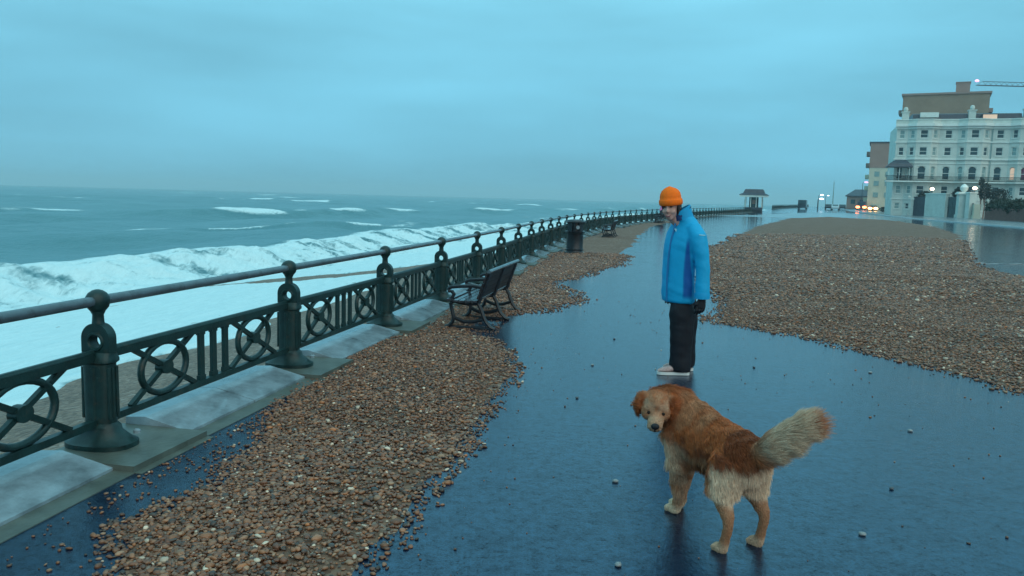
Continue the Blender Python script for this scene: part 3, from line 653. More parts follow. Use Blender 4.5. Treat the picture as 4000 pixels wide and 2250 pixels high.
for y, off, lb in ((34.9, 1.35, 'second bench seen end on just beyond the litter bin'), (60, 1.2, 'farthest bench by the railing beside the blue jacket')):
    dup(b0, (float(xf(y))+off, y, 0), ba(y), lb)

# ================================================================== litter bin
t = thing('litter_bin', 'tall black round litter bin with hooded top by the railing', 'bin', (1.83, 23.7, 0))
mb = MB(); mb.lathe([(.30, 0), (.305, .03), (.285, .05), (.255, .06), (.245, .08), (.245, .60), (.25, .61)], n=28); mb.build('body', M['black'], t)
mb = MB(); mb.lathe([(.25, .62), (.305, .625), (.31, .655), (.26, .665), (.255, .67)], n=28); mb.build('rim', M['black'], t)
mb = MB()
for k in range(4):
    a = math.pi/4+k*math.pi/2
    pts = [(.25*math.cos(a+d), .25*math.sin(a+d)) for d in (-.34, -.17, 0, .17, .34)]; inn = [(.215*math.cos(a+d), .215*math.sin(a+d)) for d in (.34, .17, 0, -.17, -.34)]
    mb.prism(pts+inn, .668, .90)
mb.lathe([(.18, .66), (.18, .90)], n=16)
mb.build('hood', M['black'], t)
mb = MB(); mb.lathe([(.25, .90), (.315, .905), (.32, .94), (.27, .955), (.25, .985), (.14, 1.005), (.01, 1.01)], n=28); mb.build('lid', M['black'], t)
mb = MB(); mb.lathe([(.055, 0), (.055, .006), (.001, .008)], n=16); o = mb.build('pale_disc', M['coping'], t); o.location = (.06, -.255, .78); o.rotation_euler = (R(90), 0, 0)  # small pale disc on the front of the hood
mb = MB(); mb.lathe([(.27, .10), (.272, .13), (.248, .14)], n=28); mb.build('band', M['black'], t)

# ================================================================== promenade shelter
def shelter():
    y = 152.; x = 45.4; z = float(zg(y)); t = thing('promenade_shelter', 'distant open shelter with dark hipped roof over pale fascia on the promenade', 'shelter', (x, y, z), R(-20))
    mb = MB(); mb.box((0, 0, .45), (3.2, 2.4, .9)); mb.build('base_wall', M['roof'], t, smooth=False)
    mb = MB(); mb.rings([[(sx*a, sy*b, zz) for sx, sy in ((-1, -1), (1, -1), (1, 1), (-1, 1))] for zz, a, b in ((3.18, 2.62, 2.2), (3.3, 2.55, 2.1), (3.55, 1.95, 1.5), (4.25, 1.62, 1.2), (4.3, 1.5, 1.1))]); mb.build('roof', M['roof'], t, smooth=False)
    mb = MB(); mb.box((0, 0, 3.0), (5.0, 4.1, .30)); mb.build('fascia', M['trim'], t, smooth=False)
    for sx in (-1.5, -.5, .5, 1.5):
        for sy in (-1.1, 1.1):
            mb = MB(); mb.tube([(sx, sy, .9), (sx, sy, 2.86)], .07, 8); mb.build('column', M['trim'], t)
    for sx in (-1.75, 1.75):
        mb = MB(); mb.box((sx*.93, 0, 1.65), (.06, 1.8, 1.5)); mb.build('side_screen', M['blind'], t, smooth=False)
    mb = MB(); mb.box((0, 0, 1.85), (1.7, .1, 1.9)); mb.build('centre_screen', M['glass'], t, smooth=False)
    mb = MB(); mb.box((.0, -.07, 1.9), (.55, .03, .75)); mb.build('notice_panel', M['brown2'], t, smooth=False)
    mb = MB(); mb.box((0, -1.35, .40), (2.6, .4, .08)); mb.box((-1.1, -1.35, .2), (.1, .36, .36)); mb.box((1.1, -1.35, .2), (.1, .36, .36)); mb.build('seat', M['wood'], t, smooth=False)
shelter()

# ================================================================== white terrace
def terrace():
    z0 = .55; ang = math.atan2(-.35, .937)
    t = thing('terrace_building', 'long white stucco seafront terrace with canted bays, balcony and dark roof', 'building', (70.6, 150.2, z0), ang)
    # plan of the front: (u, w) with w towards the viewer (-y local)
    BC = [4.5, 12.7, 20.9, 29.1]
    segs = []   # (u0,w0,u1,w1,kind)
    pts = [(0, 0)]
    for c in BC:
        a, b, d, e = (c-2.6, 0), (c-1.25, .95), (c+1.25, .95), (c+2.6, 0)
        segs += [(*pts[-1], *a, 'flat' if pts[-1][0] > 0 else 'corner'), (*a, *b, 'side'), (*b, *d, 'front'), (*d, *e, 'side')]; pts.append(e)
    segs.append((*pts[-1], 34.6, 0, 'flat'))
    end = 34.6; D = 14.
    floors = [  # sill, head of the windows, arched
        (.9, 2.0, False), (3.75, 5.25, False), (6.45, 8.75, True), (10.75, 12.25, False), (13.85, 15.35, False)]
    H = 16.2; wl = MB(); wins = {}
    def addwin(name, me, loc, rz, lab=None):
        o = link(name, me, t, loc, rz)
        if lab: o['label'] = lab
        return o
    bl = random.Random(5)
    FR = {}
    def window(w, h, arch, pane):
        key = (round(w, 2), round(h, 2), arch)
        if key not in FR:
            f = MB(); d = .10
            f.box((-w/2+.05, .0, h/2), (.1, d, h)); f.box((w/2-.05, 0, h/2), (.1, d, h)); f.box((0, 0, .05), (w-.2, d, .1)); f.box((0, 0, h-.05), (w-.2, d, .1))
            f.box((0, -.01, h*.47), (w-.2, d*.6, .08))
            if arch:
                for s in (-1, 1): f.prism([(0, 0), (s*w/2, 0), (s*w/2, -.35)] if s > 0 else [(0, 0), (-w/2, -.35), (-w/2, 0)], 0, 0) if False else None
            sl = MB(); sl.box((0, -.14, -.06), (w+.3, .24, .12))
            hd = MB(); hd.box((0, -.10, h+.12), (w+.26, .10, .16))
            p = MB(); n = 10
            if arch:
                poly = [(-w/2+.08, .08), (w/2-.08, .08), (w/2-.08, h-w/2)]+[((w/2-.08)*math.cos(a), h-w/2+(w/2-.08)*math.sin(a)) for a in [math.pi*k/n for k in range(1, n)]]+[(-w/2+.08, h-w/2)]
                tmp = MB(); tmp.prism(poly, -.02, .02); p.v = [(x, z_, y) for x, y, z_ in tmp.v]; p.f = tmp.f
                sp = MB()   # spandrels that close the corners above the arch
                for s in (-1, 1):
                    q = [(s*w/2, h-w/2), (s*w/2, h)]+[(s*(w/2)*math.cos(a), h-w/2+(w/2)*math.sin(a)) for a in [math.pi/2*(1-k/6) for k in range(7)]]
                    tm = MB(); tm.prism(q if s > 0 else q[::-1], -.06, .06); sp.add([(x, z_, y) for x, y, z_ in tm.v], tm.f)
                f = MB(); f.add(sp.v, sp.f); f.box((0, -.03, h*.47), (w-.1, .06, .08)); f.box((-w/2+.04, 0, h/2-w/4), (.08, .1, h-w/2)); f.box((w/2-.04, 0, h/2-w/4), (.08, .1, h-w/2))
            else: p.box((0, .02, h/2), (w-.18, .03, h-.18))
            FR[key] = (f.mesh('window', M['trim']), sl.mesh('sill', M['trim']), hd.mesh('hood', M['trim']), {})
            FR[key][3]['p'] = p
        f, s, hd, ps = FR[key]
        if pane not in ps: ps[pane] = ps['p'].mesh('pane', M[pane])
        return f, s, hd, ps[pane]
    for si, (u0, w0, u1, w1, kind) in enumerate(segs):
        Ls = math.hypot(u1-u0, w1-w0); a = math.atan2(-(w1-w0), u1-u0); c, s_ = math.cos(a), math.sin(a)
        ww = {'flat': 1.15, 'corner': .9, 'side': .85, 'front': 1.3}[kind]; ww = min(ww, Ls-.35); off = Ls/2; T = .35
        def P(l, v, z_): return (u0+l*c-v*s_, -w0+l*s_+v*c, z_)
        def wbox(l0, l1, za, zb, T=T, v0=0):
            vs = [P(l0, v0, za), P(l1, v0, za), P(l1, T, za), P(l0, T, za), P(l0, v0, zb), P(l1, v0, zb), P(l1, T, zb), P(l0, T, zb)]
            wl.add(vs, [(0, 1, 5, 4), (1, 2, 6, 5), (2, 3, 7, 6), (3, 0, 4, 7), (4, 5, 6, 7), (3, 2, 1, 0)])
        wbox(0, off-ww/2, -.6, H); wbox(off+ww/2, Ls, -.6, H); zp = -.6
        for fi, (za, zb, arch) in enumerate(floors):
            wbox(off-ww/2, off+ww/2, zp, za); zp = zb
            dark = kind == 'front' or (kind == 'flat' and fi in (1, 2)) or (kind == 'flat' and bl.random() < .5)
            pane = 'glass' if dark else ('blind' if bl.random() < .75 else 'glass')
            lab = None
            if kind == 'front' and fi == 2 and si == 10: pane, lab = 'maroon', 'arched window with maroon curtain'
            if kind == 'side' and fi == 2 and si == 9: pane, lab = 'warm', 'narrow warmly lit window'
            if kind == 'flat' and fi == 2 and si == 12: pane, lab = 'warm', 'warmly lit arched window'
            f, sl, hd, pn = window(ww, zb-za, arch, pane)
            loc = P(off, .16, za); o = addwin('window', f, loc, a, lab)
            link('pane', pn, o, (0, .03, 0)); 
            if not arch:
                link('sill', sl, o); link('hood', hd, o)
            else: link('sill', sl, o)
        wbox(off-ww/2, off+ww/2, zp, H)
    # side, back and inside face
    wl.box((.20, D/2+.36, H/2-.3), (.4, D, H+.6)); wl.box((end-.2, D/2+.36, H/2-.3), (.4, D, H+.6)); wl.box((end/2, D+.2, H/2-.3), (end-.81, .4, H+.6)); wl.box((end/2, D/2, H-.1), (end-.82, D-.3, .2))
    wl.build('wall', M['white'], t, smooth=False)
    # courses that follow the bays
    def course(name, za, zb, pr, m, ends=(-.25, .25)):
        mb = MB(); path = [(segs[0][0]-abs(ends[0]), segs[0][1])]+[(q[2], q[3]) for q in segs]
        # offset outward
        out_ = []
        for i, (u, w) in enumerate(path):
            ds = []
            if i > 0: ds.append((u-path[i-1][0], w-path[i-1][1]))
            if i < len(path)-1: ds.append((path[i+1][0]-u, path[i+1][1]-w))
            nx = ny = 0
            for du, dw in ds:
                l_ = math.hypot(du, dw); nx += -dw/l_; ny += du/l_
            l_ = math.hypot(nx, ny); out_.append((u+nx/l_*pr, w+ny/l_*pr))
        for i in range(len(path)-1):
            (a0, b0), (a1, b1), (c0, d0), (c1, d1) = path[i], path[i+1], out_[i], out_[i+1]
            vs = [(a0, -b0+.05, za), (a1, -b1+.05, za), (c1, -d1, za), (c0, -d0, za), (a0, -b0+.05, zb), (a1, -b1+.05, zb), (c1, -d1, zb), (c0, -d0, zb)]
            mb.add(vs, [(3, 2, 1, 0), (4, 5, 6, 7), (3, 7, 6, 2), (0, 3, 7, 4), (1, 5, 6, 2), (0, 1, 5, 4)][:])
        return mb.build(name, m, t, smooth=False)
    course('cornice', 15.95, 16.45, .75, M['trim']); course('cornice', 15.55, 15.9, .35, M['trim'])
    course('string_course', 13.05, 13.25, .22, M['trim']); course('string_course', 9.95, 10.2, .28, M['trim']); course('string_course', 9.25, 9.4, .16, M['trim'])
    course('balcony_slab', 5.85, 6.05, 1.15, M['trim']); course('plinth_course', 2.65, 2.85, .15, M['trim'])
    course('parapet', 16.45, 17.15, .12, M['white']); course('parapet_cap', 17.15, 17.3, .28, M['trim'])
    # iron balcony: rail plus uprights along the slab edge
    bm_ = MB(); path = [(q[0], q[1]) for q in segs]+[(end, 0)]
    for i in range(len(path)-1):
        (a0, b0), (a1, b1) = path[i], path[i+1]; p0 = (a0, -b0-1.05, 0); p1 = (a1, -b1-1.05, 0)
        for zz in (6.12, 6.9): bm_.bar((p0[0], p0[1], zz), (p1[0], p1[1], zz), .06, .07)
        n = int(math.hypot(a1-a0, b1-b0)/.16)
        for k in range(n):
            f = (k+.5)/n; bm_.box((p0[0]+(p1[0]-p0[0])*f, p0[1]+(p1[1]-p0[1])*f, 6.5), (.055, .055, .8))
    bm_.build('balcony_railing', M['black'], t, smooth=False)
    # verandah with dark canopy at the corner
    v = MB(); v.rings([[(a, b, zz) for a, b in ((c0, -2.3-e0), (c1, -2.3-e0), (c1, .3), (c0, .3))] for zz, c0, c1, e0 in ((8.45, -1.5, 2.9, .45), (8.6, -1.5, 2.9, .45), (9.15, -1.0, 2.5, .1), (9.75, -.2, 1.9, -.9), (9.8, 0, 1.8, -1))]); v.build('canopy', M['roof'], t, smooth=False)
    v = MB()
    for px in (-1.0, .75, 2.4): v.tube([(px, -2.2, 6.05), (px, -2.2, 8.5)], .07, 8)
    v.build('canopy_post', M['trim'], t)
    v = MB(); v.box((.7, -1.2, 5.93), (4.3, 2.5, .22)); v.build('canopy_floor', M['trim'], t, smooth=False)
    v = MB()
    for zz in (6.12, 6.95): v.bar((-1.4, -2.4, zz), (2.8, -2.4, zz), .06, .07); v.bar((-1.4, -2.4, zz), (-1.4, .2, zz), .06, .07)
    for k in range(26): v.box((-1.35+k*.165, -2.4, 6.53), (.06, .05, .8))
    v.build('canopy_railing', M['black'], t, smooth=False)
    # dark mansard with party piers, dormers and a lit one
    for a0, a1, lit in ((2.6, 11.5, 0), (12.8, 20.0, 1), (21.6, 27, 0), (28.6, 34.3, 0)):
        r = MB(); r.rings([[(x, y_, zz) for x, y_ in ((a0, yy), (a1, yy), (a1, D-.5), (a0, D-.5))] for zz, yy in ((16.15, .6), (18.3, 1.1), (18.5, 2.2))]); r.build('roof', M['roof'], t, smooth=False)
    for px, hh in ((1.3, 18.6), (12.15, 18.8), (20.8, 18.9), (27.8, 18.4)):
        c = MB(); c.box((px, 1.0, (16.1+hh)/2), (1.15, 1.0, hh-16.1)); c.box((px, 1.0, hh+.1), (1.4, 1.25, .2)); c.lathe([(.28, 0), (.42, .35), (.3, .75), (.1, .85)], (px, 1.0, hh+.2), 10); c.build('party_pier', M['white'], t, smooth=False)
    dm = MB(); dm.box((14.9, .5, 17.65), (2.6, .8, 1.1)); dm.build('dormer', M['roof'], t, smooth=False)
    dm = MB(); dm.box((14.9, .07, 17.68), (2.2, .06, .75)); o = dm.build('dormer_window', M['warm'], t, smooth=False); o['label'] = 'lit dormer window'
    dm = MB(); dm.box((5.2, .5, 18.1), (3.0, .9, .9)); dm.build('dormer', M['trim'], t, smooth=False)
    dm = MB(); dm.box((24.2, .5, 17.7), (1.9, .8, 1.1)); dm.build('dormer', M['trim'], t, smooth=False)
    # rainwater pipes where the houses join
    for px in (8.75, 16.95, 25.15):
        pass
    pp = MB(); pp.tube([(15.55, -.12, .2), (15.55, -.12, 15.5)], .08, 8); pp.build('drainpipe', M['blind'], t)
    return t
terrace()

def block(name, label, loc, rz, dims, m, extra=None, cat='building'):
    t = thing(name, label, cat, loc, rz); mb = MB(); mb.box((0, 0, dims[2]/2), dims); mb.build('wall', m, t, smooth=False)
    if extra: extra(t)
    return t
def tower_extra(t):
    mb = MB(); mb.box((0, 0, 31.4), (21.2, 12.6, .5)); mb.build('parapet', M['brown2'], t, smooth=False)
    mb = MB(); mb.box((3.9, 0, 33.1), (3.3, 4, 3.0)); mb.box((3.9, 0, 34.7), (3.6, 4.3, .25)); mb.build('lift_house', M['brown2'], t, smooth=False)
    for fz in range(3, 30, 3):
        mb = MB(); mb.box((-10.7, 0, fz), (1.0, 8, 1.0)); mb.build('balcony', M['brown2'], t, smooth=False)
        mb = MB(); mb.box((10.7, 0, fz), (1.0, 8, 1.0)); mb.build('balcony', M['brown2'], t, smooth=False)
        mb = MB(); mb.box((-8, 6.05, fz+.4), (3, .2, 1.4)); mb.build('window', M['glass'], t, smooth=False)
block('tower_block', 'plain brown apartment tower with rooftop lift house rising behind the white terrace', (116.9, 222, .8), R(-28), (20.4, 12, 31.2), M['brown'], tower_extra)
def flat_extra(t):
    mb = MB(); mb.box((0, 0, 14.4), (9.2, 12.2, 6.4)); o = mb.build('upper_wall', M['brown2'], t, smooth=False); o['label'] = 'brown upper storeys'
    mb = MB(); mb.box((0, 0, 17.75), (9.8, 12.6, .3)); mb.build('roof', M['roof'], t, smooth=False)
    for fz in (3, 6, 9, 12, 15):
        mb = MB(); mb.box((-5.0, 0, fz), (.9, 7, 1.0)); mb.build('balcony', M['brown2'] if fz > 11 else M['cream'], t, smooth=False)
    for fz in (4.2, 7.2, 9.6):
        for px in (-2.6, 0):
            mb = MB(); mb.box((px, -6.03, fz), (1.2, .1, 1.3)); mb.build('window', M['blind'], t, smooth=False)
block('apartment_block', 'narrow apartment block with brown upper and cream lower storeys left of the white terrace', (99, 214, .6), R(-24), (9, 12, 11.2), M['cream'], flat_extra)
# low house with a grey hipped roof far down the road
t = thing('house', 'far low house with grey hipped roof beside the road', 'house', (113.5, 262, .9), R(-24))
mb = MB(); mb.box((0, 0, 2.0), (9, 8, 4.0)); mb.build('wall', M['brown2'], t, smooth=False)
mb = MB(); mb.rings([[(sx*a, sy*b, z) for sx, sy in ((-1, -1), (1, -1), (1, 1), (-1, 1))] for z, a, b in ((4.0, 5.0, 4.5), (4.2, 5.0, 4.5), (6.3, 2.2, .8))]); mb.build('roof', M['roof'], t, smooth=False)
for px in (-2.6, 0, 2.6):
    mb = MB(); mb.box((px, -4.03, 2.3), (1.3, .08, 1.4)); mb.build('window', M['glass'], t, smooth=False)
# tower crane behind the terrace
t = thing('tower_crane', 'thin lattice crane jib with a pink warning lamp above the terrace roof', 'crane', (208, 300, .8))
mb = MB()
for dx, dy in ((-.9, -.9), (.9, -.9), (.9, .9), (-.9, .9)): mb.bar((dx, dy, 0), (dx, dy, 46), .22, .22)
for k in range(23):
    s = 1 if k % 2 else -1
    for dy in (-.9, .9): mb.bar((-.9*s, dy, 2*k), (.9*s, dy, 2*k+2), .12, .12)
mb.build('mast', M['roof'], t, smooth=False)
mb = MB(); J0, J1 = -39.0, 10.
mb.bar((J0, -.6, 46.4), (J1, -.6, 46.4), .2, .2); mb.bar((J0, .6, 46.4), (J1, .6, 46.4), .2, .2); mb.bar((J0+2, 0, 47.8), (J1, 0, 47.8), .2, .2)
for k in range(24):
    x0 = J0+2+k*2; mb.bar((x0-1 if k else J0, .6, 46.4), (x0, 0, 47.8), .1, .1); mb.bar((x0, 0, 47.8), (x0+1, -.6, 46.4), .1, .1)
mb.build('jib', M['roof'], t, smooth=False)
mb = MB(); mb.box((0, 0, 47.5), (2.2, 2.2, 2.6)); mb.build('cab', M['brown2'], t, smooth=False)
mb = MB(); mb.ell((J0-.1, 0, 48.0), (.8, .45, .45)); mb.build('warning_light', M['pinkl'], t)
# ================================================================== garden walls, piers, lamps and planting before the terrace
def line_pt(y): return 71+(y-110)*.262 if y < 130.5 else 76.4-(y-130.5)*.153
def pier(label, y, w, h, m, loc=None, cap=True, dx=0):
    x = line_pt(y)+dx; t = thing('gate_pier', label, 'pier', (x, y, float(zg(y))), R(-15)); mb = MB()
    mb.box((0, 0, h/2), (w, w, h)); mb.build('shaft', m, t, smooth=False)
    mb = MB(); mb.box((0, 0, .35), (w+.25, w+.25, .7)); mb.build('base', m, t, smooth=False)
    if cap:
        mb = MB(); mb.box((0, 0, h+.12), (w+.45, w+.45, .24)); mb.box((0, 0, h+.33), (w+.15, w+.15, .2)); mb.build('cap', M['trim'], t, smooth=False)
        mb = MB(); mb.lathe([(.16*w, 0), (.34*w, .2*w), (.4*w, .45*w), (.2*w, .7*w), (.05, .8*w)], (0, 0, h+.42), 12); mb.build('urn', M['trim'], t)
    return t
pier('slim white gate pier at the far end of the dark gate', 148.9, .9, 3.5, M['white'])
pier('white gate pier topped with an urn beside the lamp', 135.3, 1.7, 4.1, M['white'])
pier('short pinkish gate post at the start of the brick wall', 132.1, .9, 2.5, M['cream'], cap=False)
def gate(label, y0, y1, h, n, m):
    x0, x1 = line_pt(y0), line_pt(y1); t = thing('garden_gate', label, 'gate', (x0, y0, float(zg(y0))), math.atan2(y1-y0, x1-x0)); Lg = math.hypot(y1-y0, x1-x0)
    for zz in (.15, h*.5, h-.1):
        mb = MB(); mb.box((Lg/2, .06, zz), (Lg, .05, .12)); mb.build('rail', m, t, smooth=False)
    for k in range(n):
        mb = MB(); w = Lg/n; mb.box(((k+.5)*w, 0, h/2+.03*math.sin(k*2.1)), (w*.9, .06, h)); mb.build('board', m, t, smooth=False)
gate('tall dark boarded gate between white piers before the terrace', 144.6, 148.3, 3.7, 10, M['roof'])
gate('blue grey boarded gate left of the lamp lit pier', 136.5, 138.9, 3.7, 6, M['glass'])
gate('narrow dark side gate beside the pinkish post', 132.8, 134.1, 2.7, 3, M['roof'])
def garden_wall(label, y0, y1, h, th, m, capm, rows=None):
    x0, x1 = line_pt(y0), line_pt(y1); Lg = math.hypot(y1-y0, x1-x0); t = thing('garden_wall', label, 'wall', (x0, y0, float(zg((y0+y1)/2))), math.atan2(y1-y0, x1-x0))
    mb = MB(); mb.box((Lg/2, 0, h/2-.1), (Lg, th, h+.2)); mb.build('wall', m, t, smooth=False)
    mb = MB(); mb.box((Lg/2, 0, h+.1), (Lg+.2, th+.22, .2)); mb.build('coping', capm, t, smooth=False)
    return t
garden_wall('tall white rendered wall between the two gates', 139.1, 144.4, 4.1, .8, M['white'], M['trim'])
garden_wall('white lamp lit wall end over the dark narrow side gate', 133.0, 133.9, 4.3, 1.3, M['white'], M['trim'])
garden_wall('dark red brick garden wall below the hedge', 88, 129, 1.7, .35, M['brick'], M['brick'])
def pier_lamp(label, px, y, z):
    t = thing('wall_lamp', label, 'lamp', (px, y, z)); mb = MB(); mb.lathe([(.1, 0), (.07, .1), (.05, .35), (.12, .4)], n=10); mb.build('stem', M['black'], t)
    mb = MB(); mb.ell((0, 0, .66), (.36, .26, .24)); mb.build('globe', M['lamp'], t)
pier_lamp('lit globe lamp over the white wall by the dark gate', line_pt(143.3), 143.3, 4.45)
pier_lamp('lit globe lamp over the pier beside the hedge', line_pt(132.7)-.1, 132.7, 4.5)
def leafy(name, label, cat, blobs, m, n, sz, seed, stems=None):
    """crown of many small leaf faces spread through irregular volumes, on branching stems"""
    t = thing(name, label, cat, (blobs[0][0], blobs[0][1], float(zg(blobs[0][1])))); rg = np.random.default_rng(seed); o0 = np.array([blobs[0][0], blobs[0][1], float(zg(blobs[0][1]))])
    P = []
    for (bx, by, bz, rx, ry, rz_) in blobs:
        k = int(n*rx*rz_/sum(q[3]*q[5] for q in blobs)); d = rg.normal(0, 1, (k, 3)); d /= np.linalg.norm(d, axis=1)[:, None]; r = rg.uniform(.35, 1.06, k)**.6
        q = d*r[:, None]*np.array([rx, ry, rz_]); q *= (1+.35*(fbm(q[:, 0]*1.1+q[:, 1], q[:, 2]*1.3+q[:, 1]*.7, seed, 3)-.5)*2)[:, None]; P.append(q+np.array([bx, by, bz])-o0)
    P = np.concatenate(P); k = len(P); a = rg.normal(0, 1, (k, 3)); a /= np.linalg.norm(a, axis=1)[:, None]; b = np.cross(a, rg.normal(0, 1, (k, 3))); b /= np.linalg.norm(b, axis=1)[:, None]
    s = sz*rg.uniform(.6, 1.4, (k, 1)); V = np.stack([P-a*s, P+b*s*.5, P+a*s, P-b*s*.5], 1).reshape(-1, 3); q = np.arange(4*k).reshape(-1, 4)
    me = npmesh('foliage', V, q, False); me.materials.append(m); link('foliage', me, t)
    mb = MB()
    for (bx, by, bz, rx, ry, rz_) in blobs[:3]:
        base = Vector((bx-o0[0], by-o0[1], 0)); mb.tube([base, base+Vector((.1, 0, (bz-o0[2])*.5)), base+Vector((-.1, .05, bz-o0[2]))], [.14, .10, .04], 7)
        for j in range(4):
            an = j*1.7; mb.tube([base+Vector((0, 0, (bz-o0[2])*.5)), base+Vector((math.cos(an)*rx*.6, math.sin(an)*ry*.6, bz-o0[2]+.3*rz_))], [.06, .02], 5)
    mb.build('stem', M['brown2'], t)
    return t
hy = lambda y, dx=0: line_pt(y)+dx
leafy('hedge', 'long dark hedge above the red brick wall', 'hedge', [(hy(y, 1.4), y, 2.1+.25*math.sin(y*.37)+max(0, 121-y)*.03, 1.9, 2.6, 1.05+.2*math.sin(y*.7)) for y in (94, 98, 102, 106, 110, 114, 118, 122, 126)], M['leaf'], 16000, .22, 3)
leafy('bush', 'dark spiky bush rising behind the lamp lit pier', 'bush', [(hy(134, 2.6), 134, 4.7, 1.1, 1.0, 1.5), (hy(133, 4.2), 133, 4.0, 1.8, 1.4, 1.2), (hy(134, 2.2), 134.5, 6.2, .45, .5, .8)], M['leaf2'], 1500, .2, 7)
leafy('shrub', 'rounded dark shrub peeping over the blue grey gate', 'shrub', [(hy(138, 1.6), 138.2, 4.3, 1.3, 1.2, 1.3)], M['leaf2'], 1800, .18, 9)
leafy('shrub', 'small dark shrub behind the dark boarded gate', 'shrub', [(hy(147, 1.3), 147, 3.9, 1.2, 1.0, .9)], M['leaf2'], 1500, .18, 13)
leafy('shrub', 'low bush beside the road near the cream block', 'shrub', [(89, 190, 1.1, 2.3, 1.0, .7)], M['leaf2'], 700, .2, 15)

# ================================================================== traffic and lamps down the road
def car(label, x, y, rz, m, kind='car', lights=None, lm='redl'):
    z = float(zg(y)); t = thing('van' if kind == 'van' else 'parked_car', label, 'van' if kind == 'van' else 'car', (x, y, z), rz)
    if kind == 'van': prof = [(-2.4, .35), (2.3, .35), (2.45, .8), (2.3, 1.1), (1.5, 1.25), (1.0, 2.2), (.7, 2.35), (-2.3, 2.4), (-2.45, 1.6)]
    else: prof = [(-2.05, .3), (2.0, .3), (2.1, .62), (1.9, .82), (1.0, .95), (.4, 1.42), (-.9, 1.47), (-1.55, 1.05), (-2.0, 1.0), (-2.12, .65)]
    w = 1.0 if kind == 'van' else .86
    mb = MB(); n = len(prof); mb.add([(a, -w, b) for a, b in prof]+[(a, w, b) for a, b in prof], [tuple(range(n)), tuple(reversed(range(n, 2*n)))]+[(i, n+i, n+(i+1) % n, (i+1) % n) for i in range(n)]); mb.build('body', m, t, smooth=False)
    for a in (-1.35, 1.35):
        for b in (-w, w):
            q = MB(); q.lathe([(.01, -.1), (.32, -.1), (.32, .1), (.01, .1)], n=14); o = q.build('wheel', M['black'], t); o.location = (a, b*.93, .32); o.rotation_euler = (R(90), 0, 0)
    q = MB()
    if kind == 'van': q.bar((1.53, 0, 1.3), (1.07, 0, 2.12), 1.7, .05, up=(1, 0, .5)); q.box((-2.45, 0, 1.85), (.06, 1.5, .6))
    else: q.bar((1.02, 0, 1.0), (.5, 0, 1.38), 1.45, .04, up=(1, 0, 1)); q.bar((-1.5, 0, 1.1), (-1.0, 0, 1.42), 1.4, .04, up=(-1, 0, 1))
    q.build('windscreen', M['glass'], t, smooth=False)
    if lights:
        end = -1 if lights == 'rear' else 1
        for s in (-1, 1):
            q = MB(); q.ell((end*(2.46 if kind == 'van' else 2.08), s*(w-.2), .95 if kind == 'van' else .7), (.14, .50, .30), 12, 7); q.build('tail_lamp' if lights == 'rear' else 'headlamp', M[lm], t)
    return t
M['cpaint'] = mat('white_paint', (.45, .58, .62), .25, coat=.5); M['dpaint'] = mat('dark_paint', (.02, .03, .045), .25, coat=.5); M['vpaint'] = mat('plum_paint', (.07, .045, .07), .3, coat=.4)
rd = R(65)
car('pale car with dark windows stopped on the far promenade road', 83.8, 209, rd, M['cpaint'])
car('dark van at the far end of the railing', 76.3, 212, rd, M['dpaint'], 'van')
car('plum van with glowing red tail lamps down the road', 91.4, 211, rd, M['vpaint'], 'van', 'rear')
car('dark car parked behind the pale car', 91, 232, rd, M['dpaint'])
car('dark car behind the pale car, nearer the van', 97.5, 238, rd, M['dpaint'])
car('oncoming car with a bright orange lamp beside the cream block', 93.6, 209, rd+math.pi, M['dpaint'], 'car', 'front', 'oral')
def street_lamp(label, x, y, h, m, arm=1.0, s=.45):
    t = thing('street_lamp', label, 'street lamp', (x, y, float(zg(y)))); mb = MB(); mb.tube([(0, 0, 0), (0, 0, h*.5), (0, 0, h), (arm*.5, 0, h+.35), (arm, 0, h+.4)], [.12, .09, .07, .05, .05], 8); mb.build('pole', M['roof'], t)
    mb = MB(); mb.ell((arm, 0, h+.28), (s*1.3, s*.7, s*.45)); mb.build('lamp_head', m, t)
street_lamp('far white lit lamp above the dark van', 97.8, 258, 4.0, M['lampw'])
street_lamp('faint lit lamp right of the dark van', 128, 330, 4.5, M['lampw'], s=.35)
street_lamp('white lit lamp left of the hipped roof house', 110, 264, 4.0, M['lampw'])
street_lamp('bright lit lamp low over the dark van roof', 84, 222, 2.6, M['lampw'], s=.5)
street_lamp('pink lit lamp against the apartment block', 103, 238, 7.9, M['pinkl'], s=.5)
t = thing('mast', 'faint tall slim mast beyond the cars', 'mast', (137, 345, 1.)); mb = MB(); mb.tube([(0, 0, 0), (0, 0, 11)], [.28, .14], 8); mb.build('pole', M['blind'], t)  # pale pole colour paints in the fading by distance haze
mb = MB(); mb.box((0, 0, .5), (2, 2, 1)); mb.build('base', M['concrete'], t, smooth=False)

# ================================================================== people
def tint(me, fn, name='tint'):
    n = len(me.vertices); co = np.empty(n*3, np.float32); me.vertices.foreach_get('co', co); no = np.empty(n*3, np.float32); me.vertices.foreach_get('normal', no)
    c = fn(co.reshape(-1, 3), no.reshape(-1, 3)); c = np.concatenate([c, np.ones((n, 1))], 1).astype(np.float32)
    a = me.attributes.new(name, 'FLOAT_COLOR', 'POINT'); a.data.foreach_set('color', c.ravel())
def shove(me, fn):
    n = len(me.vertices); co = np.empty(n*3, np.float32); me.vertices.foreach_get('co', co); no = np.empty(n*3, np.float32); me.vertices.foreach_get('normal', no)
    co = co.reshape(-1, 3); no = no.reshape(-1, 3); co = co+no*fn(co)[:, None]; me.vertices.foreach_set('co', co.astype(np.float32).ravel()); me.update()
M['skin'] = mat('skin', (.52, .29, .235), .55, 0, .4, .12, 30); M['hat'] = mat('orange_knit', (.92, .155, .012), .9, 0, .2, .12, 30, .4, 140, .004)
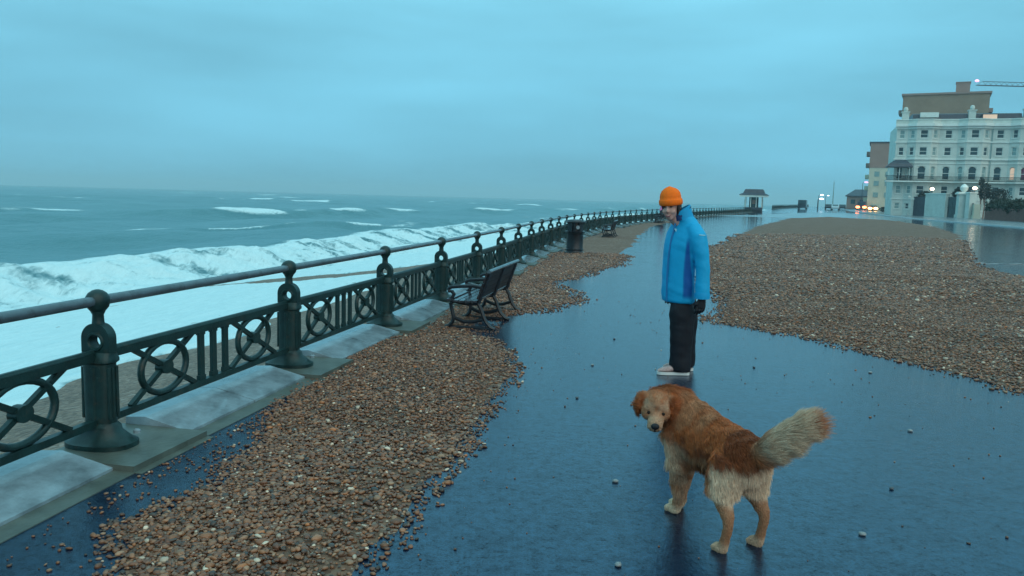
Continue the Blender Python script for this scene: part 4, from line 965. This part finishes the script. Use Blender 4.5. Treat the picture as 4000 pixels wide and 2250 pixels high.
M['jack'] = mat('blue_jacket', (.004, .25, .55), .6, 0, .25, .1, 5, .25, 30, .004, attr='tint'); M['navy'] = mat('navy_lining', (.004, .035, .14), .7)
M['trou'] = mat('black_trousers', (.006, .007, .012), .75, 0, .3, .2, 8); M['glove'] = mat('black_glove', (.005, .006, .010), .7)
M['hair'] = mat('dark_hair', (.03, .018, .014), .6); M['eye'] = mat('eye', (.02, .014, .014), .2); M['lip'] = mat('lip', (.26, .09, .09), .5)
M['shoe'] = mat('shoe_mesh', (.40, .26, .24), .6, 0, .4, .5, 40); M['sole'] = mat('shoe_sole', (.62, .62, .60), .5); M['refl'] = mat('pale_print', (.30, .62, .72), .5)
def person_main():
    ox, oy = 1.60, 7.40
    t = thing('person', 'person in bright blue jacket, orange knitted hat and black trousers looking back', 'person', (ox, oy, 0))
    def W(x, y, z): return (x-ox, y-oy, z)
    fw = Vector((-.50, -.84, -.22)).normalized(); up = Vector((-.10, -.05, 1)); up = (up-fw*up.dot(fw)).normalized(); lf = up.cross(fw)
    hc = Vector(W(1.435, 7.34, 1.565)); HM = Matrix((fw, lf, up)).transposed()
    def Hh(x, y, z): return hc+HM @ Vector((x, y, z))
    def hell(mb, c, r, n=16, m=12): mb.ell(Hh(*c), r, n, m, HM)
    # ---- body: one continuous surface from head to ankles (mostly under the clothes)
    b = MB()
    hell(b, (-.015, 0, .03), (.092, .076, .10)); hell(b, (.03, 0, -.045), (.062, .060, .075)); hell(b, (.055, 0, -.10), (.034, .034, .026)); hell(b, (.097, 0, -.028), (.022, .017, .020)); hell(b, (.088, 0, -.004), (.014, .012, .03))
    for s in (-1, 1): hell(b, (.062, s*.036, -.04), (.028, .028, .026)); hell(b, (-.012, s*.078, -.02), (.018, .012, .032)); hell(b, (.072, s*.032, .024), (.02, .026, .011))
    hell(b, (.085, 0, -.082), (.018, .028, .012))
    b.tube([Hh(-.03, 0, -.04), Hh(-.035, 0, -.11), W(1.565, 7.40, 1.40)], [.058, .058, .075], 12)
    b.tube([W(1.57, 7.4, 1.40), W(1.56, 7.4, 1.25), W(1.56, 7.4, 1.0), W(1.60, 7.4, .76)], [(.09, .05), (.12, .06), (.10, .06), (.07, .05)], 14)
    for sy, hx in ((-1, 1.61), (1, 1.64)): b.tube([W(hx-.02, 7.4+sy*.07, .76), W(hx, 7.4+sy*.10, .45), W(hx+.02, 7.4+sy*.10, .06)], [.05, .05, .04], 10)
    for sy, ex in ((-1, 1.75), (1, 1.60)): b.tube([W(1.62, 7.4+sy*.12, 1.34), W(1.70 if sy < 0 else 1.58, 7.4+sy*.21, 1.08), W(ex-.02, 7.4+sy*.20, .80)], [.042, .042, .032], 10)
    link('body', remesh(b, .008, 6), t).data.materials.append(M['skin'])
    for s in (-1, 1):
        e = MB(); e.ell(Hh(.080, s*.032, .006), (.010, .014, .008), 10, 6, HM); e.build('eye', M['eye'], t)
        e = MB(); e.tube([Hh(.085, s*.016, .021), Hh(.088, s*.032, .027), Hh(.076, s*.05, .022)], [.003, .0045, .002], 6); e.build('eyebrow', M['hair'], t)
    e = MB(); e.tube([Hh(.086, -.030, -.066), Hh(.098, -.014, -.076), Hh(.100, 0, -.079), Hh(.098, .014, -.076), Hh(.086, .030, -.066)], [.003, .007, .008, .007, .003], 8); e.build('mouth', M['lip'], t)
    h = MB(); h.rings([[Hh(-.02+.088*k_*math.cos(a), .086*k_*math.sin(a), z+.02*math.cos(a)) for a in [math.radians(62)+math.radians(236)*j/17 for j in range(18)]]+
                       [Hh(-.02+.060*k_*math.cos(a), .060*k_*math.sin(a), z+.02*math.cos(a)) for a in [math.radians(298)-math.radians(236)*j/17 for j in range(18)]] for z, k_ in ((-.10, .80), (-.06, 1.0), (.0, 1.06), (.05, 1.04))]); h.build('hair', M['hair'], t)
    # ---- hat
    n = 40; h = MB(); rings = []
    for z, rx, ry, dx in ((.004, .107, .096, 0), (.010, .114, .103, 0), (.030, .117, .106, 0), (.052, .115, .104, 0), (.060, .110, .099, 0), (.062, .106, .095, 0), (.085, .105, .094, -.002), (.112, .098, .088, -.006), (.138, .081, .073, -.010), (.156, .056, .050, -.013), (.165, .028, .026, -.015), (.167, .006, .006, -.015)):
        rings.append([Hh(dx-.008+rx*(1+.012*(j % 2))*math.cos(2*math.pi*j/n), ry*(1+.012*(j % 2))*math.sin(2*math.pi*j/n), z+.012*math.cos(2*math.pi*j/n)+.0) for j in range(n)])
    h.rings(rings); o = h.build('hat', M['hat'], t, auto=70)
    # ---- jacket: torso and sleeves melted together
    j = MB(); yaw = R(27); rg = []
    for z, cx, a, bb in ((.672, 1.555, .118, .178), (.69, 1.555, .126, .190), (.76, 1.553, .127, .192), (.90, 1.548, .122, .190), (1.05, 1.547, .120, .190), (1.2, 1.556, .120, .195), (1.31, 1.575, .114, .198), (1.39, 1.592, .100, .170), (1.44, 1.585, .096, .13), (1.475, 1.57, .085, .10)):
        rg.append([W(cx+a*math.cos(p)*math.cos(yaw)-bb*math.sin(p)*math.sin(yaw), 7.4+a*math.cos(p)*math.sin(yaw)+bb*math.sin(p)*math.cos(yaw), z) for p in [2*math.pi*k/28 for k in range(28)]])
    j.rings(rg)
    j.tube([W(1.635, 7.29, 1.375), W(1.672, 7.22, 1.29), W(1.700, 7.19, 1.15), W(1.720, 7.18, 1.0), W(1.725, 7.175, .87), W(1.725, 7.165, .755)], [.072, .078, .070, .066, .067, .063], 16)
    j.tube([W(1.60, 7.55, 1.38), W(1.59, 7.61, 1.29), W(1.575, 7.635, 1.12), W(1.56, 7.64, .98), W(1.54, 7.63, .80)], [.072, .076, .068, .064, .06], 16)
    me = remesh(j, .0105, 5)
    shove(me, lambda c: (fbm(c[:, 0]*9+c[:, 1]*9, c[:, 2]*16+c[:, 0]*6, 201, 3)-.5)*.010+(fbm(c[:, 0]*4+c[:, 1]*5, c[:, 2]*5, 203, 2)-.5)*.012)
    def jc(c, no):
        x, y, z = c[:, 0]+ox, c[:, 1]+oy, c[:, 2]; k = sstep(.0, .018, .022+.030*sstep(1.28, .85, z)-np.abs(x-(1.585+.02*sstep(1.2, .8, z))))*sstep(.70, .76, z)*sstep(1.30, 1.2, z)*(y < 7.33)
        return np.array([.005, .315, .58])*(1-k[:, None])+np.array([.003, .085, .30])*k[:, None]
    tint(me, jc); jo = link('jacket', me, t); me.materials.append(M['jack'])
    c = MB(); c.rings([[W(cx-.018*(z-1.43)/.1+.9*a*math.cos(p), 7.4+dy+.9*bb*math.sin(p), z+lift*math.cos(p)) for p in [2*math.pi*k/26 for k in range(26)]] for z, cx, a, bb, dy, lift in
              ((1.43, 1.585, .10, .125, 0, .01), (1.48, 1.565, .098, .105, -.005, .03), (1.53, 1.552, .098, .100, -.01, .05), (1.53, 1.552, .088, .090, -.01, .05), (1.47, 1.565, .085, .09, 0, .03))]); me = c.mesh('collar', None, True, 60)
    tint(me, lambda c_, n_: np.tile(np.array([.005, .285, .55]), (len(c_), 1))); me.materials.append(M['jack']); link('collar', me, t)
    c = MB(); c.rings([[W(cx+a*math.cos(p), 7.4-.01+bb*math.sin(p), z+lift*math.cos(p)) for p in [2*math.pi*k/24 for k in range(24)]] for z, cx, a, bb, lift in
              ((1.44, 1.560, .088, .09, .02), (1.50, 1.545, .086, .088, .042), (1.515, 1.548, .083, .085, .05), (1.44, 1.565, .07, .075, .02))]); c.build('collar_lining', M['navy'], t, auto=60)
    for (px, py, pz, r0_, ln) in ((1.725, 7.166, .765, .068, .03), (1.54, 7.63, .81, .064, .03)):
        c = MB(); c.lathe([(r0_*.85, -ln), (r0_, -ln), (r0_*1.02, ln*.3), (r0_*.95, ln)], W(px, py, pz), 18); me = c.mesh('cuff', None, True, 50); tint(me, lambda c_, n_: np.tile(np.array([.005, .285, .55]), (len(c_), 1))); me.materials.append(M['jack']); link('cuff', me, t)
    q = MB(); q.tube([W(cx-(a+.004)*math.cos(yaw), 7.4-(a+.004)*math.sin(yaw), z) for z, cx, a in ((.68, 1.555, .126), (.9, 1.548, .125), (1.1, 1.55, .123), (1.25, 1.565, .120), (1.33, 1.58, .116), (1.42, 1.587, .105))], [(.007, .010)]*6, 6); q.build('zip', mat('zip', (.003, .15, .36), .6), t)
    # hem band, zip and prints laid on the cloth where a ray meets it
    dg = bpy.context.evaluated_depsgraph_get(); dg.update()
    def onto(x, z, dy=-1):
        ok, lo, no, _ = jo.ray_cast(Vector((x-ox, dy*1.0, z)), Vector((0, -dy, 0)), distance=3); return (lo, no) if ok else (Vector((x-ox, -.2, z)), Vector((0, -1, 0)))
    lo, no = onto(1.497, 1.345); q = MB()
    for pts in ([(-.022, .008), (-.004, -.016), (.004, -.016), (-.010, .012)], [(-.006, .012), (.006, -.014), (.022, .012), (.006, .004)]):
        q.add([(lo.x+a_, lo.y-.004+.15*a_, lo.z+b_) for a_, b_ in pts]+[(lo.x+a_, lo.y+.004+.15*a_, lo.z+b_) for a_, b_ in pts], [(0, 1, 2, 3), (0, 4, 5, 1), (1, 5, 6, 2), (2, 6, 7, 3), (3, 7, 4, 0)])
    q.build('chest_logo', M['refl'], t, smooth=False)
    q = MB(); pts = []
    for k in range(7):
        lo, no = onto(1.665+.055*k/6, 1.312-.004*k/6); pts.append(lo+no*.002)
    q.tube(pts, [(.003, .005)]*7, 6); q.build('sleeve_strip', M['refl'], t)
    # ---- trousers
    q = MB()
    q.tube([W(1.585, 7.36, .78), W(1.585, 7.32, .60), W(1.585, 7.30, .38), W(1.585, 7.30, .16), W(1.585, 7.30, .035)], [(.07, .09), (.098, .118), (.090, .108), (.085, .098), (.088, .095)], 18)
    q.tube([W(1.61, 7.45, .78), W(1.645, 7.48, .62), W(1.66, 7.49, .38), W(1.668, 7.49, .16), W(1.672, 7.49, .04)], [(.07, .09), (.098, .116), (.09, .105), (.085, .096), (.088, .090)], 18)
    q.tube([W(1.57, 7.4, .80), W(1.595, 7.4, .66)], [(.12, .09), (.12, .11)], 16)
    me = remesh(q, .011, 5); shove(me, lambda c: (fbm(c[:, 0]*8+c[:, 1]*7, c[:, 2]*9, 211, 3)-.5)*.024); me.materials.append(M['trou']); link('trousers', me, t)
    # ---- shoes
    for x0, y0, xt in ((1.665, 7.285, 1.375), (1.745, 7.485, 1.465)):
        Ls = x0-xt; q = MB(); rg = []
        for f, w, h, z in ((0, .022, .03, .045), (.06, .036, .045, .05), (.25, .038, .052, .062), (.5, .040, .042, .056), (.72, .046, .032, .046), (.9, .038, .022, .04), (1, .014, .010, .035)):
            rg.append([W(x0-f*Ls, y0+w*math.cos(p), z+h*math.sin(p)*(1 if math.sin(p) > 0 else .5)) for p in [2*math.pi*k/16 for k in range(16)]])
        q.rings(rg); so = q.build('shoe', M['shoe'], t)
        q = MB(); q.rings([[W(x0+.004-f*(Ls+.008), y0+w*sy, z) for f, w in ((0, .024), (.08, .040), (.3, .040), (.5, .040), (.75, .049), (.92, .040), (1, .016)) for sy in (1,)]+
                           [W(x0+.004-f*(Ls+.008), y0-w, z) for f, w in ((1, .016), (.92, .040), (.75, .049), (.5, .040), (.3, .040), (.08, .040), (0, .024))] for z in (.004, .030)]); q.build('sole', M['sole'], so, smooth=False)
        q = MB()
        for k in range(4): q.tube([W(x0-(.42+.08*k)*Ls, y0-.03, .088-.008*k), W(x0-(.45+.08*k)*Ls, y0, .098-.010*k), W(x0-(.42+.08*k)*Ls, y0+.03, .088-.008*k)], .004, 6)
        q.build('lace', M['sole'], so)
    # ---- gloved hands: palm, four unequal curled fingers and a thumb, one surface each
    for (px, py, pz, m_) in ((1.724, 7.165, .735, -1), (1.535, 7.625, .775, 1)):
        q = MB(); q.tube([W(px, py, pz+.03), W(px, py, pz-.01), W(px-.005, py, pz-.06), W(px-.008, py, pz-.085)], [(.026, .030), (.020, .036), (.018, .044), (.016, .042)], 12)
        for k, ln in enumerate((.070, .078, .072, .056)):
            dx = -.034+.0225*k; ax = px-.008
            p0 = Vector(W(ax+dx, py, pz-.078)); q.tube([p0, p0+Vector((-.004, .004*m_, -ln*.42)), p0+Vector((-.010, .018*-m_, -ln*.75)), p0+Vector((-.014, .034*-m_, -ln*.92))], [.0105, .0098, .009, .0075], 8)
        p0 = Vector(W(px-.030, py, pz-.025)); q.tube([p0, p0+Vector((-.022, -.012*m_*-1, -.026)), p0+Vector((-.028, .02*-m_, -.056)), p0+Vector((-.024, .03*-m_, -.072))], [.014, .0125, .0105, .008], 8)
        me = remesh(q, .0042, 2); me.materials.append(M['glove']); link('glove', me, t)
    return t
person_main()
M['pink'] = mat('pink_hood', (.55, .16, .34), .7); M['coat'] = mat('dark_coat', (.018, .022, .035), .7)
def sitter():
    y = 60.; x = float(xf(y))+1.2; a = ba(y); t = thing('person', 'distant person in dark coat and pink hood sitting on the farthest bench', 'person', (x, y, 0), a)
    b = MB(); b.tube([(.3, -.08, .44), (.3, -.12, .7), (.3, -.10, .95), (.3, -.07, 1.05)], [(.19, .14), (.20, .14), (.2, .12), (.08, .08)], 12); b.ell((.3, -.05, 1.15), (.08, .10, .12))
    for s in (-1, 1):
        b.tube([(.3+s*.1, -.05, .50), (.3+s*.11, .34, .50), (.3+s*.11, .36, .26), (.3+s*.11, .35, .05)], [.085, .075, .055, .045], 10); b.ell((.3+s*.11, .42, .045), (.045, .12, .045))
        b.tube([(.3+s*.2, -.09, .97), (.3+s*.25, -.04, .74), (.3+s*.13, .22, .62)], [.065, .055, .04], 10)
    link('body', remesh(b, .02, 3), t).data.materials.append(M['coat'])
    h = MB(); h.lathe([(.20, -.16), (.17, -.06), (.13, .02), (.135, .10), (.11, .18), (.05, .225), (.005, .23)], (.3, -.08, 1.08), 16); h.build('hood', M['pink'], t)
sitter()

# ================================================================== dog
M['deye'] = mat('dog_eye', (.016, .007, .004), .45, 0, .2)
def dog():
    O = Vector((1.02, 3.72, 0)); t = thing('dog', 'golden retriever with cream breeches and plumed tail looking back at the camera', 'dog', O)
    hm = Vector((1.09, 3.555, 0)); d = Vector((-.404, .915, 0)); lf = Vector((-.915, -.404, 0))
    def Lc(a, b, z): return hm+d*a+lf*b+Vector((0, 0, z))-O
    def Wd(x, y, z): return Vector((x, y, z))-O
    mb = MB(); sp = [(-.085, .455, .060, .070), (-.05, .45, .088, .098), (.03, .447, .098, .112), (.13, .445, .096, .122), (.25, .447, .104, .138), (.37, .462, .112, .152), (.46, .468, .105, .152), (.53, .465, .078, .118), (.58, .455, .045, .075)]
    rg = []
    for a, z, rx, rz_ in sp: rg.append([Lc(a, rx*math.cos(p), z+rz_*math.sin(p)) for p in [2*math.pi*k/20 for k in range(20)]])
    mb.rings(rg)
    mb.tube([Lc(.40, 0, .50), Wd(.86, 3.985, .56), Wd(.80, 3.98, .585), Wd(.755, 3.95, .585)], [.108, .094, .082, .072], 16)
    # head
    fw = Vector((-.17, -.93, -.36)).normalized(); up = Vector((.06, 0, 1)); up = (up-fw*up.dot(fw)).normalized(); le = up.cross(fw); HM = Matrix((fw, le, up)).transposed()
    hc = Wd(.742, 3.915, .592)
    def Hh(x, y, z): return hc+HM @ Vector((x, y, z))
    def he(c, r): mb.ell(Hh(*c), r, 16, 11, HM)
    he((0, 0, 0), (.082, .068, .062)); he((.03, 0, .030), (.05, .05, .030)); he((.045, .036, -.022), (.045, .034, .038)); he((.045, -.036, -.022), (.045, .034, .038))
    mb.tube([Hh(.05, 0, -.018), Hh(.095, 0, -.028), Hh(.135, 0, -.034), Hh(.158, 0, -.036)], [(.042, .042), (.035, .033), (.033, .030), (.024, .022)], 14)
    mb.tube([Hh(.03, 0, -.058), Hh(.09, 0, -.062), Hh(.13, 0, -.060)], [.032, .024, .016], 10)
    for s in (-1, 1):
        he((.12, s*.020, -.045), (.030, .017, .022)); he((.058, s*.036, .012), (.020, .020, .012))
        mb.tube([Hh(-.015, s*.058, .042), Hh(-.005, s*.085, .020), Hh(.008, s*.094, -.030), Hh(.014, s*.088, -.068)], [(.030, .014), (.038, .014), (.036, .012), (.016, .008)], 12)
    # legs with elbow, wrist, stifle and hock
    for bl, pa, pb in ((.09, .444, .030), (-.085, .500, -.036)):
        k = pa-.444
        mb.tube([Lc(.46+k*.3, bl*.62, .44), Lc(.43+k*.5, bl*.66, .335), Lc(.425+k, bl*.62+pb*.3, .28), Lc(.438+k, (bl*.3+pb*.7), .16), Lc(.442+k, pb, .10), Lc(.45+k, pb, .045)], [.070, .054, .041, .029, .025, .026], 12)
        mb.ell(Lc(pa+.03, pb, .026), (.030, .042, .023), 14, 9, Matrix((lf, d, Vector((0, 0, 1)))).transposed())
        for q in (-.022, -.007, .008, .023): mb.ell(Lc(pa+.066, pb+q, .018), (.011, .018, .016), 8, 6)
    for s in (-1, 1):
        b_ = .100 if s > 0 else -.107; k = 0 if s > 0 else .0
        mb.tube([Lc(.02, b_*.58, .44), Lc(.040, b_*.74, .36), Lc(.035, b_*.86, .28), Lc(.004, b_*.95, .225), Lc(-.034, b_, .175), Lc(-.036, b_, .14), Lc(-.024, b_, .085), Lc(-.012, b_, .04)], [.086, .080, .064, .038, .026, .022, .020, .023], 12)
        mb.ell(Lc(.008, b_, .022), (.028, .040, .022), 14, 9, Matrix((lf, d, Vector((0, 0, 1)))).transposed())
        for q in (-.021, -.007, .007, .021): mb.ell(Lc(.038, b_+q, .015), (.010, .015, .013), 8, 6)
    tail = [Wd(1.105, 3.52, .49), Wd(1.13, 3.46, .505), Wd(1.165, 3.42, .545), Wd(1.215, 3.385, .605), Wd(1.27, 3.37, .648), Wd(1.315, 3.365, .655)]
    mb.tube(tail, [.045, .040, .034, .028, .022, .014], 10)
    body = remesh(mb, .0085, 5, .5)
    rust, drust, tan, cream = np.array([.37, .098, .028]), np.array([.20, .048, .014]), np.array([.40, .185, .095]), np.array([.78, .56, .39])
    tp = np.array([tuple(v) for v in tail]); hcn = np.array(tuple(hc)); fwn = np.array(tuple(fw)); len_ = np.array(tuple(le)); upn = np.array(tuple(up))
    def local(c):
        q = c+np.array(tuple(O-hm)); return q@np.array(tuple(d)), q@np.array(tuple(lf)), c[:, 2]
    def regions(c):
        a, b, z = local(c); hx = c-hcn; hf, hl, hu = hx@fwn, hx@len_, hx@upn
        dt = np.min(np.linalg.norm(c[:, None]-tp[None], axis=2), 1); dt = np.min([np.linalg.norm(c[:, None]-(tp[i]+(tp[i+1]-tp[i])*f)[None, None], axis=2)[:, 0] for i in range(len(tp)-1) for f in (0, .5, 1)], 0)
        tailm = sstep(.085, .055, dt)*sstep(-.09, -.12, a-0*b)
        rr = np.linalg.norm(hx, axis=1); head = sstep(.13, .10, rr)*sstep(-.07, -.04, hf)*sstep(-.12, -.085, hu)+((hf > .03) & (np.abs(hl) < .075) & (hu > -.095) & (rr < .22)); head = np.clip(head, 0, 1)
        return a, b, z, hf, hl, hu, tailm, head
    def colour(c, no=None):
        a, b, z, hf, hl, hu, tm, hd = regions(c); n = len(c); wob = (fbm(c[:, 0]*14+c[:, 1]*9, c[:, 2]*14, 301, 3)-.5)
        col = np.tile(rust, (n, 1))
        def mixin(k, to):
            nonlocal col; k = np.clip(k, 0, 1)[:, None]; col = col*(1-k)+to*k
        mixin(sstep(.52, .62, fbm(a*9, b*9+z*12, 303, 3)), drust); mixin(.55*sstep(.55, .70, fbm(a*7+5, z*10+b*5, 305, 3)), tan)
        mixin(sstep(.33, .25, z+wob*.1)*(a > .15), tan)                                        # belly and front legs
        mixin(.75*sstep(.47, .38, z+wob*.16)*sstep(.22, .06, np.abs(a-.50))*sstep(.04, .10, b)*sstep(.22, .3, z), cream*.8)  # pale left shoulder
        mixin(.7*sstep(.40, .34, z)*sstep(.50, .56, a), cream*.9)                               # chest
        mixin(sstep(.435, .385, z+wob*.12)*sstep(.075, .02, a+wob*.1), cream)                   # breeches
        mixin(sstep(.255, .21, z+wob*.05)*(a < .2), tan*.92)                                    # hocks
        mixin(sstep(.07, .035, z)*(.55+.45*(a > .2)), cream*.95); mixin(.4*sstep(.30, .22, z)*(a > .25)*sstep(.45, .6, fbm(z*16, a*9, 325, 2)), cream*.8)                                                   # paws
        mixin(tm*sstep(-.10, -.15, a), cream*.82)
        tipk = sstep(1.255-O.x, 1.315-O.x, c[:, 0])*tm; mixin(tipk*.75, rust*1.2)
        mixin(hd, tan*.92); mixin(hd*.5*sstep(.50, .62, fbm(c[:, 0]*60, c[:, 2]*60+c[:, 1]*40, 321, 3)), rust); mixin(hd*sstep(.07, .14, hf)*.45, cream*.8); mixin(hd*sstep(.062, .078, np.abs(hl))*(hf < .06), rust*.85)
        mixin(hd*.45*sstep(.035, .015, np.abs(np.abs(hl)-.034))*sstep(.0, .015, hu)*sstep(.05,.03,hu), cream*.8); mixin(hd*.5*sstep(.04, -.02, hf), rust)
        return col
    tint(body, lambda c, no: colour(c)*.8)
    M['dogskin'] = mat('dog_coat', (.3, .1, .03), .8, attr='tint'); body.materials.append(M['dogskin']); link('body', body, t)
    for s in (-1, 1):
        e = MB(); e.ell(Hh(.082, s*.034, -.003), (.009, .011, .009), 10, 7, HM); e.build('eye', M['deye'], t)
    e = MB(); e.ell(Hh(.160, 0, -.026), (.014, .021, .017), 12, 8, HM); e.build('nose', M['glove'], t)
    e = MB(); e.tube([Hh(.165, 0, -.042), Hh(.156, 0, -.060), Hh(.135, .022, -.068), Hh(.10, .034, -.066)], .0035, 6); e.tube([Hh(.156, 0, -.060), Hh(.135, -.022, -.068), Hh(.10, -.034, -.066)], .0035, 6); e.build('mouth', M['glove'], t)
    # ---- coat of hair strands rooted on the skin
    body.calc_loop_triangles(); nt_ = len(body.loop_triangles); tv = np.empty(nt_*3, np.int32); body.loop_triangles.foreach_get('vertices', tv); tv = tv.reshape(-1, 3)
    nv = len(body.vertices); co = np.empty(nv*3, np.float32); body.vertices.foreach_get('co', co); co = co.reshape(-1, 3); no = np.empty(nv*3, np.float32); body.vertices.foreach_get('normal', no); no = no.reshape(-1, 3)
    A = np.linalg.norm(np.cross(co[tv[:, 1]]-co[tv[:, 0]], co[tv[:, 2]]-co[tv[:, 0]]), axis=1)
    cen = co[tv].mean(1); a, b, z, hf, hl, hu, tm, hd = regions(cen); A = A*(1+2.5*tm+.8*hd+.8*(z < .2))
    NS = 80000; rg_ = np.random.default_rng(5); ti = rg_.choice(nt_, NS, p=A/A.sum()); u = rg_.uniform(0, 1, (NS, 2)); fl = u.sum(1) > 1; u[fl] = 1-u[fl]
    w = np.stack([1-u.sum(1), u[:, 0], u[:, 1]], 1); root = (co[tv[ti]]*w[..., None]).sum(1); nn = (no[tv[ti]]*w[..., None]).sum(1); nn /= np.linalg.norm(nn, axis=1)[:, None]+1e-9
    a, b, z, hf, hl, hu, tm, hd = regions(root); dn = np.array(tuple(d)); up3 = np.array([0, 0, 1.])
    flow = -.75*dn[None]-.75*up3[None]*np.ones((NS, 1)); leg = sstep(.30, .24, z)*(1-tm)
    flow = flow*(1-leg[:, None])+(-up3)[None]*leg[:, None]
    br = sstep(.44, .38, z)*sstep(.09, .02, a)*sstep(.24, .30, z); flow = flow*(1-br[:, None])+(np.array([0, 0, -1.])[None]-.35*dn[None])*br[:, None]
    td = tp[-1]-tp[1]; td = td/np.linalg.norm(td); sidev = np.sign((root-tp[0])@np.array([-.55, 0, .83])-((tp[3]-tp[0])@np.array([-.55, 0, .83])))
    tflow = td[None]*1.25+nn*.36+np.array([0, 0, -.20])[None]; flow = flow*(1-tm[:, None])+tflow*tm[:, None]
    hflow = -fwn[None]*.9-upn[None]*.25+0*nn; flow = flow*(1-hd[:, None])+hflow*hd[:, None]
    ln = .027+.014*sstep(.40, .52, a)*(1-hd)+.02*sstep(.36, .30, z)*(1-leg); ln = ln*(1-leg)+.008*leg; ln = ln*(1-br)+.032*br
    fe = leg*(a > .25)*(z > .1)*((root-np.array(tuple(Lc(.43, 0, .2))))@dn < -.0); ln = ln+fe*.03
    ln = ln*(1-tm)+(.078)*tm; ln = ln*(1-hd)+(.014+.014*sstep(.0, -.05, hf)+.02*sstep(.065, .08, np.abs(hl)))*hd
    ln = ln*rg_.uniform(.65, 1.2, NS)
    clump = np.stack([fbm(root[:, 0]*38, root[:, 2]*38+root[:, 1]*30, s, 2)-.5 for s in (311, 313, 317)], 1)
    flow = flow-nn*np.minimum(0, (flow*nn).sum(1))[:, None]*1.0; flow = flow/(np.linalg.norm(flow, axis=1)[:, None]+1e-6)+clump*(.85-.35*tm-.5*br)[:, None]+rg_.normal(0, .10, (NS, 3))*(1-.4*tm)[:, None]; flow /= np.linalg.norm(flow, axis=1)[:, None]
    K = 5; tt = np.linspace(0, 1, K); lift = np.where(tm > .5, .55, np.where(br > .4, .45, .40))[:, None]
    pts = np.stack([root+ln[:, None]*(nn*lift*(k-.55*k*k)+flow*(.45*k+.55*k*k)+np.array([0, 0, -.12])*k*k) for k in tt], 1)
    cu = bpy.data.hair_curves.new('fur'); cu.add_curves([K]*NS)
    cu.attributes['position'].data.foreach_set('vector', pts.astype(np.float32).ravel())
    ra = cu.attributes.new('radius', 'FLOAT', 'POINT'); base = np.where(hd > .5, .0009, np.where(leg > .5, .0010, .00105)); ra.data.foreach_set('value', (base[:, None]*np.array([1, 1, .9, .65, .2])[None]).astype(np.float32).ravel())
    cl = colour(root)*rg_.uniform(.72, 1.28, (NS, 1)); ca = cu.attributes.new('tint', 'FLOAT_COLOR', 'CURVE'); ca.data.foreach_set('color', np.concatenate([cl, np.ones((NS, 1))], 1).astype(np.float32).ravel())
    m = bpy.data.materials.new('fur'); m.use_nodes = True; tr = m.node_tree; bs = tr.nodes['Principled BSDF']; at_ = N(tr, 'ShaderNodeAttribute', attribute_name='tint'); tr.links.new(at_.outputs['Color'], bs.inputs['Base Color']); bs.inputs['Roughness'].default_value = .6; bs.inputs['Specular IOR Level'].default_value = .25
    cu.materials.append(m); link('fur', cu, t)
dog()

# ================================================================== sea haze: one closed box of thin air round the whole place
mb = MB(); mb.box((0, 2900, 24.5), (14500, 6600, 66)); hz = mb.build('haze', None, smooth=False); tag(hz, 'thin blue sea haze over the whole shore', kind='stuff')
hm_ = bpy.data.materials.new('haze'); hm_.use_nodes = True; tr = hm_.node_tree; tr.nodes.clear(); o_ = N(tr, 'ShaderNodeOutputMaterial'); pv = N(tr, 'ShaderNodeVolumePrincipled')
pv.inputs['Color'].default_value = (.66, .92, 1, 1); pv.inputs['Density'].default_value = .00040; pv.inputs['Anisotropy'].default_value = .0
tr.links.new(pv.outputs[0], o_.inputs['Volume']); hz.data.materials.append(hm_)
